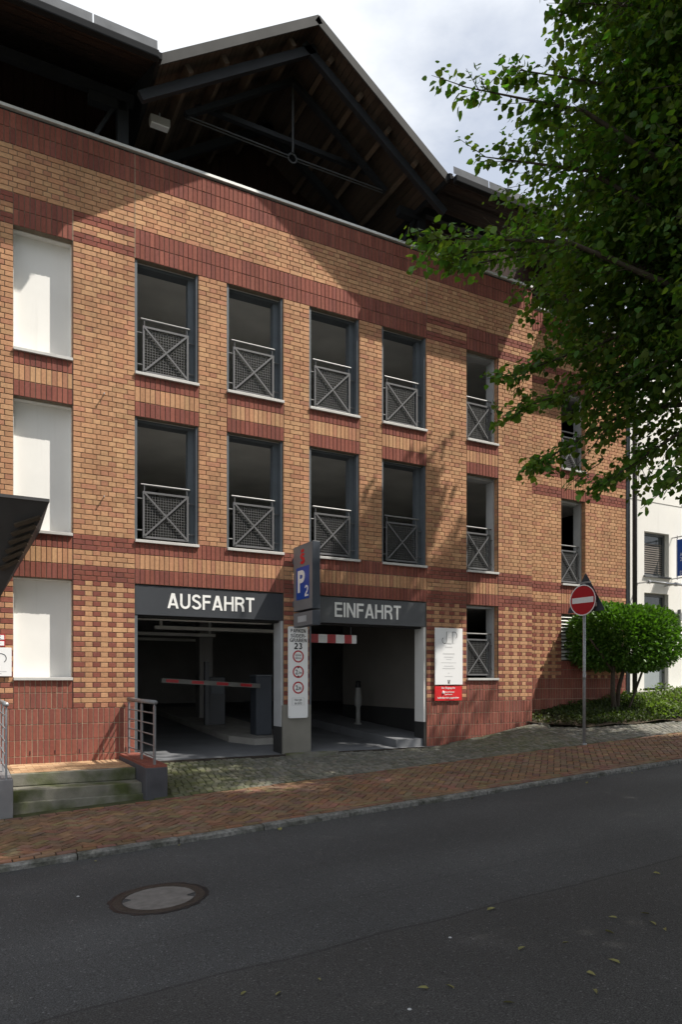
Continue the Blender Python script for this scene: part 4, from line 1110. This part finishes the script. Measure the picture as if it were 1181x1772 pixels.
b = MB(); b.box(WX0-.05,WX1+.05,HY-.05,HY+.14,WZ0-.045,WZ0-.002); b.obj('sill', M['winframe'], wf)
b = MB(); b.box(DX0,DX0+.08,HY+.12,HY+.2,DZ0,DZ1); b.box(DX1-.08,DX1,HY+.12,HY+.2,DZ0,DZ1); b.box(DX0+.08,DX1-.08,HY+.12,HY+.2,DZ1-.08,DZ1); b.box(DX0+.08,DX1-.08,HY+.12,HY+.2,2.75,2.83)
df = put(b.obj('door', M['winframe']), t)
b = MB(); b.box(DX0+.08,DX1-.08,HY+.15,HY+.165,DZ0+.1,2.75); b.obj('door_panel', M['door'], df)
b = MB(); b.box(DX0+.08,DX1-.08,HY+.15,HY+.165,2.83,DZ1-.08); b.obj('pane', M['glass'], df)
b = MB(); b.box(17.75,17.80,HY-.06,HY,3.2,3.9); put(b.obj('wall_box', M['winframe']), t)
t = thing('projecting_sign', 'blue projecting sign on rods standing off the white house wall', 'sign', (17.85,.5,5.3))
b = MB(); b.box(17.48,17.52,-.15,.72,4.80,5.80); put(b.obj('sign_face', M['blue']), t)
b = MB(); b.box(17.475,17.525,.72,.745,4.78,5.82); put(b.obj('white_edge', M['plate']), t)
b = MB()
for z in (4.74,5.88): b.tube([(17.5,.9,z),(17.5,-.2,z)],.018,6)
for y in (.735,-.1): b.tube([(17.5,y,4.7),(17.5,y,5.92)],.012,6)
put(b.obj('rod', M['inox']), t)
for body_, z in (('A',5.38),('2',5.25),('D',4.88)):
    o = text(body_, M['letter'], (17.4795,.60,z), UY, VZ, .07, .1, depth=.002); tchild(t.location, o, t)
t = thing('awning_tube', 'stainless tube fixed on round brackets across the white house wall', 'wall rail', (17,.6,4.4))
b = MB(); b.tube([(16.05,.55,4.53),(19.0,.55,4.53)], .035, 10); put(b.obj('tube', M['inox'], smooth=True), t)
for x_ in (16.1, 17.2, 18.4):
    b = MB(); b.tube([(x_,.55,4.53),(x_,.9,4.53)], .022, 8); b.tube([(x_-.04,.55,4.53),(x_+.04,.55,4.53)], .055, 10); put(b.obj('bracket', M['inox']), t)

# ------------------------------------------------------------------ foliage tools
def leaf_mesh(name, P, Dr, Nr, L, tones, m, wid=.42):
    """P bases, Dr leaf directions, Nr normals (n,3), L lengths; folded heart-shaped blades"""
    n = len(P)
    Dr = Dr/np.linalg.norm(Dr,axis=1,keepdims=True)
    S_ = np.cross(Dr, Nr); S_ /= np.linalg.norm(S_,axis=1,keepdims=True)+1e-9
    Nn = np.cross(S_, Dr)
    tmpl = [(0,0,0),(wid,.22,.10),(wid*.85,.62,.07),(0,1,-.06),(-wid*.85,.62,.07),(-wid,.22,.10)]
    V = np.empty((n,6,3), np.float32)
    for i,(a,b_,c) in enumerate(tmpl): V[:,i] = P + L[:,None]*(a*S_ + b_*Dr + c*Nn)
    me = bpy.data.meshes.new(name)
    me.vertices.add(n*6); me.vertices.foreach_set('co', V.ravel())
    idx = np.arange(n)[:,None]*6
    loops = np.concatenate([idx+np.array([[0,1,2,3]]), idx+np.array([[0,3,4,5]])],1).ravel().astype(np.int32)
    me.loops.add(n*8); me.loops.foreach_set('vertex_index', loops)
    me.polygons.add(n*2); me.polygons.foreach_set('loop_start', np.arange(0,n*8,4,dtype=np.int32)); me.polygons.foreach_set('loop_total', np.full(n*2,4,np.int32))
    me.update(calc_edges=True); me.validate()
    at = me.attributes.new('tone','FLOAT_COLOR','FACE')
    T = np.repeat(tones,2,axis=0); T = np.concatenate([T,np.ones((len(T),1))],1).astype(np.float32)
    at.data.foreach_set('color', T.ravel()); me.materials.append(m)
    return me
def unit(v): return v/(np.linalg.norm(v,axis=-1,keepdims=True)+1e-9)
def spray(p0, p1, n, spread, lsize, flat=.55):
    """leaves set along a twig"""
    t = rng.random(n)**.8
    base = p0[None]*(1-t[:,None])+p1[None]*t[:,None]
    d = unit((p1-p0)[None])[0]
    side = unit(np.cross(d, np.array([0,0,1.0]))[None])[0]
    sg = rng.choice([-1,1],n)
    off = side[None]*(sg*rng.random(n)*spread)[:,None] + rng.normal(0,spread*.28,(n,3))
    P = base+off
    Dr = unit(d[None]*rng.uniform(.3,1,n)[:,None] + side[None]*(sg*rng.uniform(.3,1,n))[:,None] + np.array([0,0,-1])*rng.uniform(0.1,.9,n)[:,None] + rng.normal(0,.25,(n,3)))
    Nr = unit(np.array([[0,0,1.0]]) + rng.normal(0,flat,(n,3)))
    return P, Dr, Nr, lsize*rng.uniform(.5,1.32,n)
def lumpy(dirs, seed):
    r_ = np.random.default_rng(seed); out_ = np.ones(len(dirs))
    for k in range(7):
        a = unit(r_.normal(0,1,(1,3)))[0]; out_ += .09*np.sin(dirs@a*r_.uniform(3,7)+r_.uniform(0,6))
    return out_
def make_tree(name, label, base, lobes, nleaf, lsize, extra=(), seed=1, tone_base=(0.062,0.125,0.024), individual=0, group=None, trunk_r=.24, zmin=3.0):
    global rng
    rng = np.random.default_rng(seed)
    root = thing(name, label, 'tree', base, group)
    base_v = np.array(base); C0 = np.array(lobes[0][0]); R = np.array(lobes[0][1])
    wood = MB(); fork = base_v + np.array([0,0,3.4])
    wood.tube([base_v-[0,0,.3], base_v+[.0,0,.15], base_v+[.03,.02,1.7], fork, (fork+C0)/2+[.1,.1,0], C0+[0,0,R[2]*.5]], [trunk_r*1.5,trunk_r*1.1,trunk_r*.95,trunk_r*.85,trunk_r*.5,.05], 12)
    limbs = []
    for i in range(16):
        a = i*2.4; el = rng.uniform(-.35,.8)
        tip = C0 + R*np.array([math.cos(a)*math.cos(el),math.sin(a)*math.cos(el),math.sin(el)])*.72
        st_ = fork + (C0+[0,0,R[2]*.35]-fork)*rng.uniform(0,.75)
        mid = (st_+tip)/2+[0,0,.5]
        wood.tube([st_, mid, tip], [.09,.05,.012], 6); limbs.append((st_,mid,tip))
    Ps,Ds,Ns,Ls = [],[],[],[]
    for li, (c_, r_, ntwig) in enumerate(lobes):
        c_ = np.array(c_); r_ = np.array(r_)
        if li:
            m_ = (C0+c_)/2; wood.tube([C0, m_+[0,0,.3], c_], [.09,.06,.02], 6)
        dirs = unit(rng.normal(0,1,(ntwig,3))); rr = rng.random(ntwig)**(1/2.6)
        rr = rr*lumpy(dirs, seed+5+li)
        pts = c_ + dirs*rr[:,None]*r_
        keep = pts[:,2] > base_v[2]+zmin
        for p, d in zip(pts[keep], dirs[keep]):
            d2 = unit((d*np.array([1,1,.35]) + rng.normal(0,.35,3) - [0,0,.25])[None])[0]
            p0 = p - d2*rng.uniform(.5,.9)
            if rng.random() < .35: wood.tube([p0,p], [.007,.003], 3, cap=False)
            q = spray(p0, p, nleaf, .17, lsize); Ps.append(q[0]);Ds.append(q[1]);Ns.append(q[2]);Ls.append(q[3])
    nmain = len(Ps)
    for tip, frm, n in extra:
        tip = np.array(tip); frm = np.array(frm)
        mid = frm+(tip-frm)*.5+np.array([0,0,.25])
        path_ = [frm + (mid-frm)*t for t in (0,.5,1)] + [mid+(tip-mid)*t for t in (.33,.66,1)]
        wood.tube([frm, mid, mid+(tip-mid)*.5, tip], [.035,.02,.011,.004], 5, cap=False)
        for j in range(n):
            t = rng.uniform(.25,1); s0 = (frm+(mid-frm)*min(1,t*2)) if t < .5 else mid+(tip-mid)*(t-.5)*2
            d = unit((tip-frm)[None])[0]
            dd = unit((d + rng.normal(0,.55,3)*np.array([1,1,.6]) - [0,0,.15])[None])[0]
            e = s0+dd*rng.uniform(.25,.55)*(1.25-t*.6)
            wood.tube([s0,e],[.005,.002],3,cap=False)
            q = spray(s0, e, 16, .10, lsize, .6); Ps.append(q[0]);Ds.append(q[1]);Ns.append(q[2]);Ls.append(q[3])
        q = spray(tip-unit((tip-mid)[None])[0]*.5, tip, 22, .12, lsize, .6); Ps.append(q[0]);Ds.append(q[1]);Ns.append(q[2]);Ls.append(q[3])
    P = np.concatenate(Ps); Dv = np.concatenate(Ds); Nv = np.concatenate(Ns); L = np.concatenate(Ls)
    k = rng.uniform(.5,1.45,(len(P),1)); tones = np.array([tone_base])*k
    nex = sum(len(p) for p in Ps[nmain:]); tones[len(P)-nex:] *= 1.35  # leaves on the extra branches lightened in colour, as sunlit tips
    tones[:,0] *= rng.uniform(.8,1.5,len(P))
    put(wood.obj('trunk', M['bark'], smooth=True), root)
    ind = np.array([], int)
    if individual:
        F = np.array(EYE); rel = P-F
        Xc = rel[:,0]*_c-rel[:,1]*_s; Zc = rel[:,0]*_s+rel[:,1]*_c
        sx_ = 590.5+1230*Xc/np.maximum(Zc,.3); sy_ = 1177-1230*rel[:,2]/np.maximum(Zc,.3)
        ok = (Zc>.5)&(sx_>5)&(sx_<1176)&(sy_>5)&(sy_<1700)
        size = np.where(ok, L/np.maximum(Zc,.3), 0); ind = np.argsort(-size)[:individual]
    msk = np.ones(len(P),bool); msk[ind] = False
    me = leaf_mesh('crown', P[msk]-base_v, Dv[msk], Nv[msk], L[msk], tones[msk], M['leaf'])
    cr_ = bpy.data.objects.new('crown', me); COL.objects.link(cr_); cr_.parent = root
    for i in ind:
        lm = leaf_mesh('leaf', P[i:i+1]-base_v, Dv[i:i+1], Nv[i:i+1], L[i:i+1], tones[i:i+1], M['leaf'])
        o = bpy.data.objects.new('leaf', lm); COL.objects.link(o); o.parent = cr_
    return root
TIPS = dict(A=(4.04,-7.01,7.35),A2=(4.5,-6.69,7.08),B=(3.79,-6.87,5.97),B2=(4.15,-6.5,6.11),C=(5.12,-6.45,5.13),D=(5.09,-6.44,4.74),E=(5.28,-7.11,8.59),E2=(4.72,-7.03,7.76),F=(5.75,-6.22,4.37),G=(5.67,-7.88,3.65),H=(5.95,-6.9,3.97),I=(4.66,-6.21,6.29),J=(5.37,-8.29,5.22),Kk=(6.06,-6.96,8.73))
HUB = dict(A=(6.4,-7.7,6.8),A2=(6.4,-7.7,6.3),B=(6.4,-7.7,5.7),B2=(6.6,-7.6,5.9),C=(7.0,-7.6,5.4),D=(7.0,-7.6,5.0),E=(7.0,-8.0,8.0),E2=(6.6,-7.8,7.1),F=(7.2,-7.5,4.9),G=(7.3,-8.4,4.5),H=(7.4,-7.8,4.6),I=(6.8,-7.4,6.2),J=(7.2,-8.6,5.2),Kk=(7.4,-8.0,8.2))
ex = [(TIPS[k], HUB[k], 22) for k in TIPS]
make_tree('linden_tree', 'big linden tree with broad dark crown reaching in over the road', (8.4,-9.2,zroad(8.4)+.05),
    [((7.8,-8.4,7.5),(2.9,3.3,3.9),4300),((5.9,-10.7,11.5),(2.5,2.2,2.4),700),((8.5,-6.2,11.3),(1.3,1.3,1.4),330),((6.2,-7.0,10.4),(1.4,1.2,1.1),240),((8.8,-9.2,11.2),(1.6,1.8,1.8),300),((6.5,-7.4,6.6),(1.4,1.2,2.0),430)], 36, .071, ex, 11, individual=300, zmin=3.6)  # high lobes above the view are shaped to shade road, path and steps
make_tree('street_tree', 'tall street tree standing further up the road behind the big linden', (14.6,-8.9,zroad(14.6)+.05), [((14.4,-8.7,9.0),(4.0,4.0,5.2),2300),((11.7,-5.2,11.0),(2.1,2.4,2.9),800),((12.6,-3.6,13.2),(.7,.7,1.0),70),((14.3,-4.1,13.0),(.5,.6,.9),45),((15.6,-6.2,10.6),(2.4,1.9,2.8),600)], 26, .13, (), 23)  # outer lobes added to the crown to cast shade on facade and forecourt
make_tree('street_tree', 'tall unseen street tree added behind the viewer to shade the near road', (4.6,-15.2,.4), [((4.6,-14.9,9.0),(4.2,3.6,5.2),1500)], 24, .14, (), 31)  # out of view, put here to keep the foreground road in shade
make_tree('street_tree', 'unseen street tree added beside the big linden to shade the road', (9.0,-13.2,.6), [((7.6,-13.0,9.4),(3.4,2.6,4.6),1300)], 24, .13, (), 37)  # added outside the view as a shade caster for the left road

# ------------------------------------------------------------------ clipped bush tree in the bed
rng = np.random.default_rng(5)
bx, by = 13.94, -.25; bz = zfore(bx, by)
t = thing('clipped_bush', 'clipped evergreen bush with boxy crown on two bare stems and a stake', 'bush', (bx,by,bz))
Ctr = np.array([bx+.32, by, 2.93]); Rb = np.array([1.13,.9,.74])
n = 19000
d = rng.normal(0,1,(n,3)); q = np.abs(d)**3.2; d = d/(q.sum(1,keepdims=True)**(1/3.2))
rr = 1-rng.random(n)**2.2*.45
rr *= lumpy(unit(d), 77)*.42+.58+rng.normal(0,.03,n)+(rng.random(n)<.02)*.10
P = Ctr + d*rr[:,None]*Rb
Dr = unit(unit(d*np.array([1,1,1.2]))+rng.normal(0,.5,(n,3))+[0,0,.25]); Nr = unit(rng.normal(0,.8,(n,3))+[0,0,1])
k = rng.uniform(.6,1.4,(n,1)); tn = np.array([[0.068,0.15,0.022]])*k
ob = bpy.data.objects.new('crown', leaf_mesh('crown', P-np.array([bx,by,bz]), Dr, Nr, rng.uniform(.06,.11,n), tn, M['bushleaf'], .3)); COL.objects.link(ob); ob.parent = t
b = MB()
for pts, r in (([(bx-.05,by,bz-.1),(bx-.1,by+.02,bz+.5),(bx-.12,by,2.2),(bx-.3,by,2.8)],[.07,.055,.05,.03]), ([(bx+.12,by+.1,bz-.1),(bx+.2,by+.1,bz+.6),(bx+.42,by+.1,2.3),(bx+.5,by,2.9)],[.06,.05,.04,.03]),
               ([(bx-.12,by,2.15),(bx+.1,by,2.5),(bx+.3,by,3.0)],[.035,.03,.02]),([(bx-.12,by,2.1),(bx-.6,by-.1,2.5),(bx-.9,by,2.9)],[.03,.025,.02])): b.tube(pts, r, 8)
put(b.obj('stem', M['bark'], smooth=True), t)
b = MB(); b.tube([(bx+.25,by-.1,bz-.05),(bx+1.15,by+.1,2.35)], .028, 8); put(b.obj('stake', M['bark']), t)

# planting bed
b = MB(); xs = frange(11.3, 30, 60); ys = 10
for x_ in xs:
    e = bed_edge(x_) if x_ > 11.3 else 0
    for j in range(ys+1):
        y = lerp(min(e,.6), .6, j/ys); h = .05*math.sin(x_*5+j)*.5+.02*math.sin(x_*17+j*3) + .03
        b.v.append((x_, y, zfore(x_, y)+h))
for i in range(len(xs)-1):
    for j in range(ys): 
        a = i*(ys+1)+j; b.f.append((a,a+ys+1,a+ys+2,a+1)); b.t.append(None)
tag(b.obj('planting_bed', M['soil'], smooth=True), kind='structure')
# ground cover: dark and sparse near the wall corner, lush and light to the right
def cover(name, xa, xb, n, ls, tb, hmax, frac=1.0):
    x_ = rng.uniform(xa, xb, n); e = np.array([bed_edge(v) for v in x_]); e = np.where(e > 50, -.0, e)
    y = e+.05+(0.55-e)*rng.random(n)*frac
    clump = (np.sin(x_*4.3)+np.sin(y*6.1+x_*2.2)+2)/4
    z = np.array([zfore(a, c) for a, c in zip(x_, y)]) + .04 + rng.random(n)*hmax*(.4+clump)
    Dr = unit(rng.normal(0,.8,(n,3))+[0,0,.5]); Nr = unit(rng.normal(0,.6,(n,3))+[0,0,1])
    tn = np.array([tb])*rng.uniform(.6,1.5,(n,1))
    o = bpy.data.objects.new(name, leaf_mesh(name, np.stack([x_,y,z],1), Dr, Nr, ls*rng.uniform(.6,1.4,n), tn, M['coverleaf'], .28)); COL.objects.link(o)
    return tag(o, kind='stuff')
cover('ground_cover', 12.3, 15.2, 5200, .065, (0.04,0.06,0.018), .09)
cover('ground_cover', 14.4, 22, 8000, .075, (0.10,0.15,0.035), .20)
b = cover('ground_cover', 11.5, 12.8, 900, .06, (0.05,0.06,0.025), .10)
# bark chips and litter at the bed edge
# pavement in front of the white house
b = MB(); b.add([(15.6,.62,1.60),(26,.62,2.0),(26,.92,2.0),(15.6,.92,1.60),(15.6,.62,1.2),(26,.62,1.6)],[(0,1,2,3),(4,5,1,0)]); tag(b.obj('house_pavement', M['concrete']), kind='structure')

# ------------------------------------------------------------------ fallen leaves on the asphalt
FL = [(3.504,-8.009),(3.508,-8.766),(3.195,-8.692),(3.562,-9.191),(3.307,-9.159),(3.17,-9.338),(4.154,-8.663),(4.4,-8.738),(4.253,-8.905),(4.256,-8.971),(3.896,-8.777),(2.402,-8.814),(5.238,-8.108),(2.641,-9.178),(2.52,-8.901),(1.441,-8.28),(1.612,-8.402),(1.919,-8.332)]
rng = np.random.default_rng(3)
FL.sort(key=lambda p: proj((p[0],p[1],zroad(p[0])))[0])
ORD = 'leftmost,second,third,fourth,fifth,sixth,seventh,eighth,ninth,tenth,eleventh,twelfth,thirteenth,fourteenth,fifteenth,sixteenth,seventeenth,rightmost'.split(',')
for i,(x_,y) in enumerate(FL):
    a = rng.uniform(0,6.28); ln = rng.uniform(.035,.07)
    me = leaf_mesh('fallen_leaf', np.zeros((1,3)), np.array([[math.cos(a),math.sin(a),.12]]), np.array([[rng.normal(0,.4),rng.normal(0,.4),1.0]]), np.array([ln*1.25]), np.array([[.25,.22,.07]]), M['deadleaf'], .17)
    o = bpy.data.objects.new('fallen_leaf', me); COL.objects.link(o); o.location = (x_,y,zroad(x_)+.008)
    tag(o, f"small dry leaf on the dark asphalt, {ORD[i]}{'' if i in (0,17) else ' from the left'} of the fallen leaves", 'leaf', 'fallen leaves on the road')
for i,(x_,y) in enumerate(((2.968,-8.263),(2.177,-8.95),(.892,-5.711))):
    b = MB(); b.lathe([(0,.006),(.009,.004),(.013,0)], (0,0,0), 7); o = b.obj('pebble', M['lining']); o.location = (x_,y,zroad(x_)+.001)
    tag(o, ['white stone chip on the asphalt among the leaves right of the middle','white stone chip on the asphalt nearest the lower edge','white stone chip on the asphalt left of the manhole cover'][i], 'pebble', 'white chips on the road')

# ------------------------------------------------------------------ small leaves caught along the kerb
PL = [(8.6,-4.53),(9.25,-4.60),(7.4,-4.52),(9.7,-4.55),(6.1,-4.55),(5.2,-4.5),(3.3,-4.58),(8.1,-4.75),(2.1,-4.54),(1.2,-4.6)]
PL.sort(key=lambda p: proj((p[0],p[1],zroad(p[0])))[0])
O2 = 'leftmost,second,third,fourth,fifth,sixth,seventh,eighth,ninth,rightmost'.split(',')
for i,(x_,y) in enumerate(PL):
    a = rng.uniform(0,6.28)
    me = leaf_mesh('kerb_leaf', np.zeros((1,3)), np.array([[math.cos(a),math.sin(a),.15]]), np.array([[rng.normal(0,.4),rng.normal(0,.4),1.0]]), np.array([rng.uniform(.05,.08)]), np.array([[.25,.22,.07]]), M['deadleaf'], .3)
    o = bpy.data.objects.new('kerb_leaf', me); COL.objects.link(o); o.location = (x_,y,zroad(x_)+.008)
    tag(o, f"dry leaf on the road against the kerb, {O2[i]}{'' if i in (0,9) else ' from left'} of these", 'leaf', 'dry leaves along the kerb')
